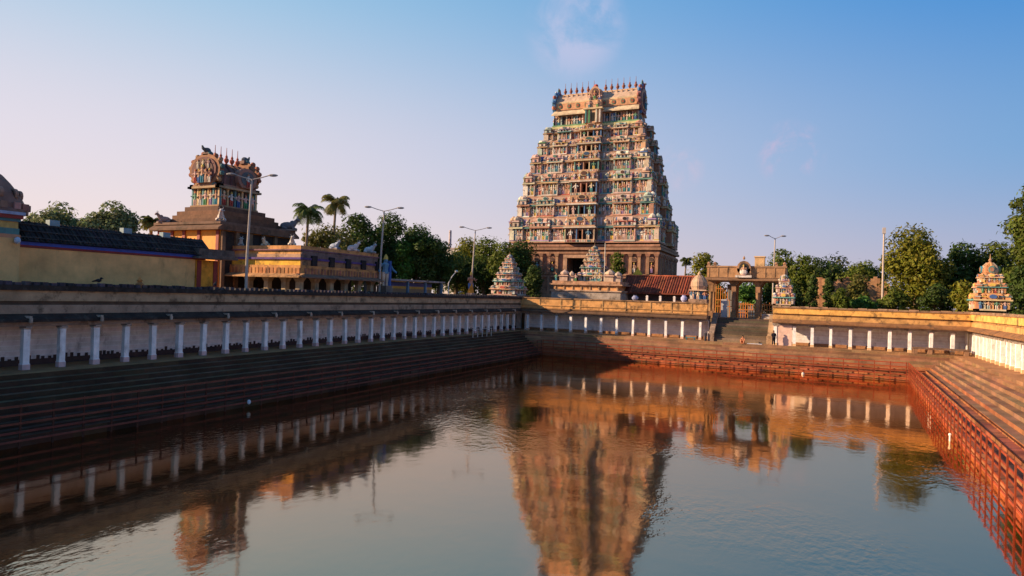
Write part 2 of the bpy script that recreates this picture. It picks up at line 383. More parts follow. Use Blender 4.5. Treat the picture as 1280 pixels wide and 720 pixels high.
# ------------------------------------------------------------------ red railings standing in the water
RED = (.26, .047, .016)
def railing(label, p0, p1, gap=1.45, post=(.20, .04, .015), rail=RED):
    p0, p1 = Vector(p0), Vector(p1); d = p1 - p0; L_ = d.length; d.normalize()
    t = thing('pond_railing', label, 'railing', (p0.x, p0.y, WZ), 'red railings along the pond')
    a = math.atan2(d.y, d.x); X = Matrix.Translation((p0.x, p0.y, 0)) @ Matrix.Rotation(a, 4, 'Z')
    n = int(L_ / gap); first = None
    for i in range(n + 1):
        if first is None:
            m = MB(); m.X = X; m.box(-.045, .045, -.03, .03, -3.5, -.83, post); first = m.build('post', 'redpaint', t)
        else: copy_part(first, t, d * (L_ * i / n))
    for z in (-.92, -1.33, -1.74, -2.15, -2.56):
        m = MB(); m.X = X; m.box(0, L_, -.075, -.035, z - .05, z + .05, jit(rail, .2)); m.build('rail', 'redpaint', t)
railing('red railing in deep shade below the long gallery', (-33.9, 9, 0), (-33.9, 80.4, 0), post=(.06, .022, .014), rail=(.16, .045, .03))  # posts and rails coloured darker here to carry the shade
railing('red railing across the far side, half of it in sun', (-33.75, 80.55, 0), (8.1, 80.55, 0))
railing('orange red sunlit railing with open lattice along the bright steps', (5.83 + .0302 * 9, 9, 0), (8.25, 80.4, 0))

# ------------------------------------------------------------------ sculpture kit
PAL = [(.52, .34, .25), (.56, .45, .34), (.50, .30, .20), (.54, .38, .33), (.62, .56, .47), (.44, .26, .2), (.54, .48, .4), (.36, .42, .38)]
ACC = [(.07, .26, .26), (.07, .14, .34), (.1, .28, .12), (.66, .62, .56), (.42, .08, .06), (.62, .44, .1), (.3, .2, .36), (.05, .22, .3)]
SKIN = [(.55, .34, .22), (.12, .24, .34), (.6, .5, .36), (.15, .3, .2), (.6, .4, .34), (.64, .6, .54), (.45, .22, .14)]
def figure(m, x, y, z, h, face=0, rnd=random):
    """standing stucco deity, about h tall, turned to face angle (0 = -y)"""
    sk, ga, cr = rnd.choice(SKIN), rnd.choice(ACC + PAL), rnd.choice(((.6, .42, .1), (.5, .2, .1), (.6, .5, .3)))
    X0 = m.X; T = Matrix.Translation((x, y, z)) @ Matrix.Rotation(face, 4, 'Z') @ Matrix.Scale(h, 4)
    m.X = T if X0 is None else X0 @ T
    for sx in (-1, 1):
        m.lathe(sx * .075, 0, [(.06, 0), (.05, .1), (.075, .3), (.085, .45)], ga, 5)
        sh, el = Vector((sx * .15, 0, .72)), Vector((sx * rnd.uniform(.2, .3), -.05, rnd.uniform(.5, .62)))
        m.tube([sh, el, el + Vector((rnd.uniform(-.08, .08), -.1, rnd.uniform(-.12, .22)))], [.045, .04, .03], sk, 4)
    m.lathe(0, 0, [(.14, .4), (.1, .55), (.15, .7), (.06, .78)], sk, 6, sy=.7)
    m.ball((0, -.01, .83), (.07, .075, .085), sk, 6, 4)
    m.lathe(0, 0, [(.085, .87), (.07, .95), (.02, 1.04)], cr, 6)
    m.X = X0
def kuta(m, x, y, z, w, h, c1, c2, n=8):
    """little domed pavilion"""
    m.box(x - w * .42, x + w * .42, y - w * .42, y + w * .42, z, z + h * .42, c1)
    m.frust(x, y, w * .55, w * .55, z + h * .42, w * .45, w * .45, z + h * .52, c2)
    m.lathe(x, y, [(w * .38, z + h * .52), (w * .5, z + h * .62), (w * .46, z + h * .76), (w * .22, z + h * .9), (w * .05, z + h)], c1, n)
def arch(m, x, y0, y1, z, w, h, c1, c2):
    """horseshoe gable seen from -y: outer hood and darker inner disc"""
    def hs(s): return [(x + math.sin(a) * w * .5 * s, z + h * .48 - math.cos(a) * h * .5 * s) for a in [R(35 + 29 * k) for k in range(11)]]
    m.sheet(hs(1), y0, y1, c1); m.sheet(hs(.68), y0 - .06, y0, c2)
def face_frames(A, B):
    """front, right, back, left faces: (matrix from face space, half width); face space: x along, -y out, wall plane at y = 0"""
    return [(Matrix.Translation((0, -B, 0)), A), (Matrix.Translation((A, 0, 0)) @ Matrix.Rotation(R(90), 4, 'Z'), B),
            (Matrix.Translation((0, B, 0)) @ Matrix.Rotation(R(180), 4, 'Z'), A), (Matrix.Translation((-A, 0, 0)) @ Matrix.Rotation(R(270), 4, 'Z'), B)]
def barrel_pts(hw, z0, z1, n=12):
    """keel arched section of a wagon roof"""
    pts = []
    for k in range(n + 1):
        t = k / n; a = math.pi * (t)
        pts.append((-math.cos(a) * hw * (1 + .1 * math.sin(2 * a) * (1 if t < .5 else -1)), z0 + (z1 - z0) * math.sin(a) ** .8))
    return pts
def finial(X, col=(.32, .1, .06)):
    m = MB(); m.X = X; m.lathe(0, 0, [(.22, 0), (.3, .12), (.12, .22), (.34, .5), (.36, .66), (.14, .86), (.2, .95), (.06, 1.15), (.035, 1.9)], col, 8)
    return m

# ------------------------------------------------------------------ the great gate tower
def great_tower():
    base = (-41, 123, GZ); rnd = random.Random(21)
    t = thing('temple_gate_tower', 'tall tapering gate tower crowded with painted sculpture, nine storeys high', 'temple tower', base)
    G = Matrix.Translation((base[0], base[1], 0)) @ Matrix.Rotation(R(2), 4, 'Z')
    GR = (.34, .185, .115)
    # granite base with a passage through it
    m = MB(); m.X = G
    A, B, zt = 14.2, 9.2, 14.7
    for s in (-1, 1):
        m.box(min(s * 3.1, s * A), max(s * 3.1, s * A), -B, B, GZ, zt - 1.9, GR)
    m.box(-A, A, -B, B, zt - 1.9, zt, GR)
    for X, hw in face_frames(A, B):
        m.X = G @ X
        for z0, z1, p in ((GZ, 4.2, .7), (4.2, 4.7, .5), (4.7, 5.5, .62), (8.6, 8.9, .35), (9.1, 9.4, .3), (13.0, 13.35, .35), (13.7, 14.15, .6), (14.3, 14.72, .42)):
            if z1 < 12 and hw == A:
                for s in (-1, 1): m.box(min(s * 3.3, s * hw), max(s * 3.3, s * hw), -p, 0, z0, z1, jit(GR, .1))
            else: m.box(-hw - p * .9, hw + p * .9, -p, 0, z0, z1, jit(GR, .1))
        u = -hw + .35
        while u < hw:
            if not (hw == A and abs(u) < 3.6):
                m.box(u - .22, u + .22, -.34, 0, 5.5, 8.6, jit(GR, .15)); m.box(u - .26, u + .26, -.4, 0, 9.4, 13.0, jit(GR, .15))
                m.frust(u, -.25, .3, .25, 12.5, .5, .4, 13.0, jit(GR, .15))
            u += 1.55
        for k in range(int(-hw / 3.1) + 1, int(hw / 3.1) + 1):
            uu = k * 3.1 + .75
            if (hw == A and abs(uu) < 4) or abs(uu) > hw - .6: continue
            m.box(uu - .32, uu + .32, -.1, 0, 9.6, 11.6, (.05, .035, .03)); figure(m, uu, -.2, 9.7, 1.7, 0, rnd)
            arch(m, uu, -.36, -.1, 11.5, 1.1, 1.0, jit(GR, .1), (.1, .06, .045))
    m.build('base', 'granite', t)
    m = MB(); m.X = G
    for s in (-1, 1): m.box(min(s * 2.5, s * 3.2), max(s * 2.5, s * 3.2), -B - .5, -B - .05, GZ, 12.2, (.42, .25, .16))
    m.box(-3.2, 3.2, -B - .55, -B - .05, 12.2, 12.8, (.45, .27, .17)); m.build('door_frame', 'granite', t)
    m = MB(); m.X = G; m.box(-2.5, 2.5, -B + 3.2, -B + 3.5, GZ, 12.2, (.03, .02, .015)); m.build('passage_shade', 'plaster', t)  # near-black sheet stands in for the dark of the passage
    # stucco storeys
    lev = [(14.45, 9.65, 15.0, 19.8), (13.25, 8.85, 19.8, 23.9), (12.55, 7.95, 23.9, 28.5), (11.7, 6.65, 28.5, 32.35), (10.75, 5.55, 32.35, 35.4), (9.95, 4.5, 35.4, 38.2)]
    nxt = [(a, b) for a, b, _, _ in lev[1:]] + [(9.0, 3.1)]
    figs = []                                              # every figure: (storey, matrix, height)
    DARK = ((.03, .022, .022), (.04, .08, .15), (.045, .11, .10), (.05, .03, .03), (.10, .05, .04))  # niche backs and gaps; the near-blacks put recess shade into the colour
    for si, (A, B, z0, z1) in enumerate(lev):
        h = z1 - z0; NA, NB = nxt[si]; st = MB(); st.X = G
        zc, zh = z0 + h * .56, z0 + h * .66; ph = z1 - zh; zp = z0 + h * .12
        st.box(-A + .8, A - .8, -B + .8, B - .8, z0, zc, (.40, .28, .21))
        st.box(-NA - .05, NA + .05, -NB - .05, NB + .05, zc, z1 - .02, (.44, .31, .24))
        pieces = []
        for fi, (X, hw) in enumerate(face_frames(A, B)):
            Y = G @ X; co, dw = MB(), MB(); st.X = co.X = dw.X = Y; dy = (B - NB) if fi % 2 == 0 else (A - NA); nw = NA if fi % 2 == 0 else NB
            bay = hw * .17 + .45                            # half width of the projecting middle bay
            st.box(-hw + .1, hw - .1, .02, 1.0, z0 - .005, z0 + h * .05, jit((.40, .22, .14), .1))
            u = -nw + .2                                    # painted relief on the set back wall
            while u < nw - .3:
                st.box(u, u + rnd.uniform(.16, .32), dy - rnd.uniform(.1, .22), dy + .1, zc + h * .1, zh + ph * rnd.uniform(.45, .98), jit(rnd.choice(PAL + ACC), .2)); u += .36
            for sd in (-1, 1):
                pv = MB(); pv.X = Y
                for a, b, off, kind in ((.81, 1.0, 0., 'corner'), (.70, .81, .3, 'gap'), (.43, .70, -.1, 'mid'), (bay / hw, .43, .26, 'gap')):
                    u0, u1 = sorted((sd * a * hw, sd * b * hw)); w = u1 - u0; uc = (u0 + u1) / 2
                    if w < .15: continue
                    st.box(u0, u1, off + .03, 1.0, z0 + h * .05, z0 + h * .08, jit(rnd.choice(PAL), .15)); st.box(u0 + .05, u1 - .05, off + .12, 1.0, z0 + h * .08, zp, jit(rnd.choice(ACC + PAL), .15))
                    n = max(1, round(w / .78)); stp = w / n
                    for k in range(n):
                        q = u0 + stp * (k + .5)
                        st.box(q - stp * .36, q + stp * .36, off + .42, 1.0, zp, zc - h * .05, rnd.choice(DARK) if rnd.random() < .42 else jit(rnd.choice(PAL)))
                        figs.append((si, fi, Y @ Matrix.Translation((q + rnd.uniform(-.06, .06), off + .26, zp)), h * .40 * rnd.uniform(.8, 1.1)))
                    for k in range(n + 1):
                        q = min(max(u0 + stp * k, u0 + .1), u1 - .1); c = jit(rnd.choice(PAL), .2)
                        st.box(q - .1, q + .1, off + .14, 1.0, zp, zc - h * .07, c); st.frust(q, off + .42, .1, .26, zc - h * .07, .2, .36, zc, jit(rnd.choice(PAL), .1))
                    cc = jit(rnd.choice(((.50, .36, .19), (.44, .25, .14), (.42, .22, .14), (.55, .47, .33), (.12, .24, .2))), .15)
                    co.sheet([(off - .14, zc + .02), (off - .2, zc + h * .02), (off + .05, zc + h * .07), (off + .7, zc + h * .07), (off + .7, zc)], u0 - .04, u1 + .04, cc, 'x')
                    co.box(u0 + .03, u1 - .03, off + .1, off + .8, zc + h * .071, zh - .1, jit(rnd.choice(((.5, .46, .4), (.40, .2, .12), (.44, .31, .18), (.14, .22, .24))), .15))
                    co.box(u0 - .02, u1 + .02, off - .02, off + .85, zh - .1, zh, jit(rnd.choice(((.62, .56, .46), (.56, .44, .28), (.16, .3, .3))), .1))
                    c1, c2 = jit(rnd.choice(PAL), .2), rnd.choice(ACC + PAL)
                    if kind == 'corner':
                        kuta(pv, uc, off + .5, zh, min(w, 1.9) * .8, ph * 1.3, c1, c2, 8); pv.box(uc - .16, uc + .16, off + .5 - min(w, 1.9) * .37, off + .5, zh + .05, zh + ph * .36, rnd.choice(DARK))
                        figs += [(si, fi, Y @ Matrix.Translation((uc + e * w * .42, off + .2, zh)), ph * .7) for e in (-1, 1)]
                    elif kind == 'mid':
                        ws = w * .72
                        pv.box(uc - ws / 2, uc + ws / 2, off + .15, off + .9, zh, zh + ph * .4, c1)
                        for e in (-.3, 0, .3): pv.box(uc + e * ws - .13, uc + e * ws + .13, off + .08, off + .15, zh + .04, zh + ph * .34, rnd.choice(DARK))
                        pv.box(uc - ws * .56, uc + ws * .56, off - .02, off + 1.0, zh + ph * .4, zh + ph * .48, c2)
                        pv.sheet([(off + .05, zh + ph * .48), (off + .02, zh + ph * .68), (off + .25, zh + ph * .9), (off + .5, zh + ph * .98), (off + .8, zh + ph * .88), (off + .95, zh + ph * .48)], uc - ws / 2, uc + ws / 2, c1, 'x')
                        arch(pv, uc, off - .06, off + .3, zh + ph * .44, min(1.0, ws * .4), ph * .56, jit(rnd.choice(PAL)), rnd.choice(DARK + ((.08, .2, .16),)))
                        for e in (-.46, .46): kuta(pv, uc + e * w, off + .35, zh, .5, ph * .72, jit(rnd.choice(PAL), .2), rnd.choice(ACC), 6)
                        figs += [(si, fi, Y @ Matrix.Translation((uc + e * ws, off - .02, zh)), ph * .55) for e in (-.42, .16)]
                    else:
                        kuta(pv, uc, off + .4, zh, min(w * .8, .8), ph * .8, c1, c2, 6); figs.append((si, fi, Y @ Matrix.Translation((uc, off + .05, zh)), ph * .6))
                u0, u1 = sorted((sd * bay, sd * (hw - .3))); pv.box(u0, u1, .2, 1.0, zh - .02, zh + .12, (.46, .3, .2)); pieces.append(('pavilion_row', pv))
            # projecting middle bay with a doorway
            pr = -.85
            dw.box(-bay, bay, pr, 1.0, z0 + .005, zp, jit((.46, .30, .18)))
            for sd in (-1, 1):
                u0, u1 = sorted((sd * .5, sd * (bay - .2))); dw.box(u0, u1, pr + .3, 1.0, zp, zc - .05, (.36, .19, .12))
                u0, u1 = sorted((sd * .62, sd * (bay - .4))); dw.box(u0, u1, pr + .27, pr + .3, zp, zc - h * .09, rnd.choice(DARK))
                figs.append((si, fi, Y @ Matrix.Translation((sd * (.5 + bay) * .49, pr + .12, zp)), h * .4))
                for q in (.56, bay - .14): dw.box(sd * q - .1, sd * q + .1, pr + .05, pr + .3, zp, zc - .05, rnd.choice((jit((.46, .36, .24)), (.08, .17, .32), (.12, .26, .24), jit((.42, .22, .14)))))
            dw.box(-.5, .5, .5, 1.0, zp, zc - .05, (.012, .01, .01)); dw.box(-.5, .5, pr + .3, .5, zc - h * .09, zc - .05, (.40, .22, .14))
            co.box(-bay - .22, bay + .22, pr - .25, .1, zc - .045, zc + h * .045, jit(rnd.choice(((.56, .52, .46), (.5, .38, .22), (.48, .42, .34))), .1)); co.box(-bay, bay, pr - .08, .1, zc + h * .045, zc + h * .1, jit((.42, .25, .14)))
            dw.box(-bay + .35, bay - .35, pr + .15, 1.0, zc + h * .1, zh + ph * .4, (.40, .21, .13)); dw.box(-.3, .3, pr + .08, pr + .15, zc + h * .11, zh + ph * .3, rnd.choice(DARK))
            u = -bay + .42
            while u < bay - .5: dw.box(u, u + .2, pr + .06, pr + .15, zc + h * .12, zh + ph * rnd.uniform(.1, .36), jit(rnd.choice(PAL + ACC), .2)); u += .34
            u = -bay + .06
            while u < bay - .2: dw.box(u, u + .2, pr - .05, pr, z0 + h * .02, zp - h * .02, jit(rnd.choice(PAL + [(.1, .2, .2), (.3, .1, .08)]), .2)); u += .32
            dw.sheet([(pr + .1, zh + ph * .4), (pr + .15, zh + ph * .8), (pr + .7, zh + ph), (.9, zh + ph * .9), (.9, zh + ph * .4)], -bay + .4, bay - .4, jit((.42, .24, .14)), 'x')
            arch(dw, 0, pr - .02, .5, zh + ph * .36, min(bay * .8, 1.7), ph * .72, jit((.46, .31, .18)), rnd.choice(DARK))
            figs += [(si, fi, Y @ Matrix.Translation((e * (bay - .75), pr + .0, zc + h * .1)), ph * .75) for e in (-1, -.45, .45, 1)]
            for sd in (-1, 1): kuta(dw, sd * (bay - .3), pr + .45, zc + h * .1, .6, h * .3, jit(rnd.choice(PAL)), rnd.choice(ACC), 6)
            pieces += [('cornice', co), ('doorway', dw)]
        so = st.build('storey', 'stucco', t)
        for nm, mb_ in pieces: mb_.build(nm, 'stucco', so)
        lev[si] = (A, B, z0, z1, so)
    # painted figures: the lowest, largest hundred one by one, the rest together
    lib = []
    figs.sort(key=lambda q: (q[1] != 0, q[0]))
    for i, (si, fi, X, h) in enumerate(figs[:100]):
        so = lev[si][4]
        if len(lib) < 14:
            m = MB(); m.X = Matrix.Translation(Vector(base)); figure(m, 0, 0, 0, 1, 0, rnd); o = m.build('figure', 'stucco', so); lib.append(o)
        else:
            s = lib[i % 14]; o = s.copy(); COL.objects.link(o); o.parent = so
        o.matrix_basis = Matrix.Translation(-Vector(base)) @ X @ Matrix.Scale(h, 4)
    m = MB()
    for si, fi, X, h in figs[100:]: m.X = X; figure(m, 0, 0, 0, h, 0, rnd)
    o = m.build('small_figures', 'stucco', t); o['kind'] = 'stuff'
    # neck and wagon roof
    m = MB(); m.X = G; m.box(-8.3, 8.3, -2.6, 2.6, 38.2, 41.0, (.3, .18, .13))
    m.box(-9.0, 9.0, -3.3, 3.3, 38.15, 38.6, (.55, .5, .24)); m.box(-8.7, 8.7, -3.0, 3.0, 38.6, 38.95, (.16, .3, .16))
    for X, hw in face_frames(8.3, 2.6):
        m.X = G @ X; u = -hw + .3
        while u < hw:
            m.box(u - .13, u + .13, -.22, 0, 38.95, 40.7, jit(rnd.choice(PAL))); 
            if rnd.random() < .7: m.box(u + .2, u + .95, -.03, 0, 39, 40.6, rnd.choice(((.03, .03, .03), (.07, .2, .42), (.05, .04, .04), (.1, .3, .3))))
            if rnd.random() < .8: figure(m, u + .55, -.2, 38.95, 1.45, 0, rnd)
            u += 1.1
    m.build('neck', 'stucco', t)
    m = MB(); m.X = G
    sec = barrel_pts(2.55, 41.0, 45.6)
    m.sheet(sec, -8.2, 8.2, (.5, .36, .26), 'x')
    for s in (-1, 1):                                      # sloping eaves and painted bands front and back
        m.add([(-8.75, s * 3.55, 40.75), (8.75, s * 3.55, 40.75), (8.5, s * 2.5, 41.75), (-8.5, s * 2.5, 41.75), (-8.75, s * 3.55, 41.0), (8.75, s * 3.55, 41.0), (8.5, s * 2.45, 41.95), (-8.5, s * 2.45, 41.95)],
              [(0, 3, 2, 1), (4, 5, 6, 7), (0, 1, 5, 4), (1, 2, 6, 5), (2, 3, 7, 6), (3, 0, 4, 7)], (.58, .46, .3))
        m.box(-8.1, 8.1, min(s * 2.3, s * 2.72), max(s * 2.3, s * 2.72), 42.0, 43.3, (.55, .29, .16)); m.box(-8.1, 8.1, min(s * 2.2, s * 2.66), max(s * 2.2, s * 2.66), 43.3, 43.6, (.64, .5, .3))
        for k in range(9):
            u = -7.2 + 1.8 * k
            if abs(u) > 1.6: arch(m, u, s * 2.76 - .03, s * 2.76 + .03, 42.2, .8, 1.0, (.1, .26, .16), (.3, .1, .06))
    for k in range(17): m.box(-8.1 + k * 1.0, -7.98 + k * 1.0, -1.7, 1.7, 44.3, 45.3, (.5, .3, .18))
    m.box(-8.0, 8.0, -.5, .5, 45.3, 45.75, (.55, .38, .22)); ro = m.build('wagon_roof', 'stucco', t)
    for s in (-1, 1):                                      # middle dormer shrines
        m = MB(); Y = G @ Matrix.Rotation(0 if s < 0 else R(180), 4, 'Z'); m.X = Y
        m.box(-1.6, 1.6, -4.2, -2.4, 38.6, 41.2, (.56, .34, .2)); m.box(-.35, .35, -4.25, -4.2, 38.9, 40.6, (.02, .02, .02))
        for q in (-1.4, -.7, .7, 1.4): m.box(q - .13, q + .13, -4.4, -4.2, 38.6, 41.1, jit(rnd.choice(PAL + ACC)))
        m.box(-1.9, 1.9, -4.5, -2.4, 41.2, 41.5, (.64, .5, .3)); m.box(-1.5, 1.5, -4.0, -2.0, 41.5, 43.0, (.58, .34, .2)); figure(m, -.8, -4.15, 41.5, 1.5, 0, rnd); figure(m, .8, -4.15, 41.5, 1.5, 0, rnd)
        m.box(-1.15, 1.15, -3.2, -.8, 43.0, 45.3, (.48, .29, .19)); arch(m, 0, -3.3, -1.0, 43.6, 2.0, 2.4, (.46, .28, .18), (.14, .08, .07)); figure(m, 0, -3.45, 43.3, 1.7, 0, rnd); m.ball((0, -2.6, 46.1), (.45, .4, .45), (.42, .1, .08), 8, 5)
        for q in (-1.0, 1.0): figure(m, q, -3.35, 43.0, 1.5, 0, rnd)
        m.build('dormer_shrine', 'stucco', t)
    for s in (-1, 1):                                      # horseshoe gable ends, crested with a lion mask
        m = MB(); m.X = G @ Matrix.Translation((s * 8.5, 0, 0)) @ Matrix.Rotation(R(90 * s), 4, 'Z')
        c = (.08, .2, .36) if s < 0 else (.24, .12, .13)
        def hs(f): return [(math.sin(a) * 3.1 * f, 43.3 - math.cos(a) * 2.7 * f) for a in [R(25 + 23.8 * k) for k in range(14)]]
        m.sheet(hs(1.0), -.35, .3, c); m.sheet(hs(.78), -.5, -.35, (.5, .3, .2)); m.sheet(hs(.55), -.6, -.5, (.12, .08, .1))
        for k in range(14):
            a = R(25 + 23.8 * k); m.ball((math.sin(a) * 3.15, 0, 43.3 - math.cos(a) * 2.75), (.4, .42, .4), rnd.choice(((.08, .2, .4), (.5, .2, .12), (.3, .12, .1))), 6, 4)
        figure(m, 0, -.75, 41.6, 2.4, 0, rnd)
        m.ball((0, -.1, 46.1), (.6, .5, .55), (.45, .12, .1), 8, 6)
        for q in (-1, 1): m.lathe(q * .5, 0, [(.2, 46.3), (.14, 46.8), (.03, 47.2)], (.1, .22, .2), 6); m.ball((q * .28, -.6, 46.5), .16, (.7, .66, .6), 6, 4)
        m.lathe(0, 0, [(.26, 46.5), (.18, 46.9), (.03, 47.3)], (.5, .2, .1), 6)
        m.build('gable_end', 'stucco', t)
    f0 = None
    for k in range(13):
        x = -7.2 + 1.2 * k
        p = Matrix.Rotation(R(2), 3, 'Z') @ Vector((x, 0, 45.7 - GZ))
        if f0 is None:
            m = finial(Matrix.Translation(Vector(base)), (.26, .1, .07)); f0 = m.build('finial', 'paint', t); f0.location = p; f0.scale = (1, 1, 1.3)
        elif k != 6: copy_part(f0, t, p)
great_tower()

# ------------------------------------------------------------------ a point of the place from a pixel of the photo and a distance
def pt(px, py, D):
    d = Vector(pix_dir(px, py)); k = D / math.hypot(d.x, d.y)
    return CAM_POS + d * k

# ------------------------------------------------------------------ stair and pillared gateway
def stair():
    t = thing('stone_stair', 'dark stone stair climbing to the pillared gateway', 'stair', (-9.3, 84.6, 0))
    m = MB(); n = 13; y0, y1 = 84.5, 88.1
    for i in range(n):
        y = y0 + (y1 - y0) * i / n; c = jit((.17, .12, .08) if i < 4 else (.10, .08, .055), .2)
        m.box(-12.3, -6.1, y, 90.0 if i == n - 1 else y + (y1 - y0) / n + .02, -.02 if i == 0 else 2.85 * i / n - .02, 2.85 * (i + 1) / n, c)
    m.build('flight', 'step', t)
    for x0, x1, c in ((-12.95, -12.32, (.28, .2, .15)), (-6.08, -5.5, (.4, .26, .15))):
        m = MB(); m.sheet([(84.4, -.01), (84.4, .75), (88.1, 3.5), (89.9, 3.5), (89.9, -.01)], x0, x1, c, 'x')
        m.box(x0 - .05, x1 + .05, 84.3, 84.9, .0, 1.0, c); m.build('side_wall', 'plaster', t)
stair()
def gateway():
    t = thing('pillared_gateway', 'flat roofed pillared stone gateway with a niche on its parapet', 'gateway', (-9.3, 90.5, GZ))
    m = MB(); m.box(-14.3, -4.3, 90.05, 94, GZ + .002, GZ + .12, (.3, .19, .11)); m.build('platform', 'granite', t)
    st = (.28, .16, .085)
    for x in (-13.7, -10.75, -7.75, -4.95):
        for y in (90.5, 93.4):
            m = MB(); m.box(x - .34, x + .34, y - .34, y + .34, GZ + .13, GZ + .9, jit(st, .1)); m.lathe(x, y, [(.3, GZ + .9), (.26, GZ + 1.3), (.26, GZ + 3.2), (.3, GZ + 3.5)], jit(st, .1), 8)
            m.box(x - .28, x + .28, y - .28, y + .28, GZ + 3.5, GZ + 4.3, jit(st, .1)); m.frust(x, y, .28, .28, GZ + 4.3, .75, .45, GZ + 4.88, jit(st, .1)); m.build('pillar', 'granite', t)
    m = MB(); m.box(-14.2, -4.4, 90.0, 93.9, GZ + 4.89, GZ + 5.25, (.3, .18, .1))
    m.sheet([(89.3, GZ + 5.0), (89.3, GZ + 5.14), (90.1, GZ + 5.4), (90.1, GZ + 5.26)], -14.5, -4.1, (.2, .115, .065), 'x'); m.build('roof', 'granite', t)
    m = MB(); m.box(-14.2, -4.4, 89.95, 90.3, GZ + 5.41, GZ + 6.75, (.37, .21, .105)); m.box(-14.3, -4.3, 89.85, 90.4, GZ + 6.75, GZ + 6.95, (.34, .2, .11))
    for x0 in (-14.2, -4.7): m.box(x0, x0 + .3, 90.32, 93.9, GZ + 5.27, GZ + 6.74, (.42, .25, .13))
    for k in range(9): m.box(-14.0 + 1.17 * k, -13.88 + 1.17 * k, 89.9, 89.95, GZ + 5.5, GZ + 6.7, (.42, .24, .12))
    m.build('parapet', 'plaster', t)
    m = MB(); m.box(-10.4, -8.6, 89.6, 90.2, GZ + 5.5, GZ + 6.6, (.34, .2, .11)); arch(m, -9.5, 89.6, 90.2, GZ + 5.75, 1.75, 1.9, (.33, .19, .11), (.03, .035, .035))
    m.box(-10.5, -8.5, 89.4, 89.9, GZ + 5.42, GZ + 5.7, (.6, .55, .5)); m.lathe(-9.5, 89.6, [(.1, GZ + 7.75), (.16, GZ + 7.95), (.02, GZ + 8.25)], (.4, .24, .14), 6); nb = m.build('niche', 'plaster', t)
    m = MB(); figure(m, -9.5, 89.42, GZ + 5.7, 1.35); m.ball((-9.5, 89.5, GZ + 6.1), (.5, .25, .42), (.6, .52, .46)); m.build('seated_figure', 'stucco', nb)
    m = MB(); m.box(-8.3, -7.1, 91.0, 92.2, GZ + 5.26, GZ + 8.15, (.56, .36, .18)); m.box(-8.4, -7.0, 90.9, 92.3, GZ + 8.15, GZ + 8.3, (.6, .4, .22)); m.build('roof_tank', 'plaster', t)
    for x in (-14.0, -13.2, -5.6, -4.6):
        m = MB(); kuta(m, x, 90.15, GZ + 6.95, .42, .55, (.36, .2, .12), (.3, .17, .1), 6); m.build('corner_knob', 'plaster', t)
    og = (.58, .21, .05)
    for x0, x1, h in ((-13.3, -11.1, 4.3), (-10.35, -8.15, 2.1), (-7.35, -5.35, 2.1)):
        m = MB(); k = x0
        while k < x1: m.box(k, k + .09, 92.0, 92.08, GZ + .13, GZ + .13 + h * random.uniform(.86, 1.0), jit(og, .25)); k += .3
        for z in (.35, .55, .9): m.box(x0, x1, 91.95, 92.0, GZ + h * z, GZ + h * z + .1, jit(og, .2))
        m.build('wooden_grille', 'paint', t)
    m = MB(); m.box(-12.3, -11.5, 90.2, 90.35, GZ + .13, GZ + 2.5, (.42, .42, .44)); m.build('notice_board', 'paint', t)
    m = MB(); m.box(-12.0, -11.0, 93.6, 93.75, GZ + .13, GZ + 4.6, (.2, .21, .22)); m.build('grey_panel', 'paint', t)
    m = MB(); m.box(-7.2, -5.5, 90.1, 91.0, GZ + .13, GZ + .75, (.5, .45, .42)); m.build('parapet_block', 'plaster', t)
gateway()

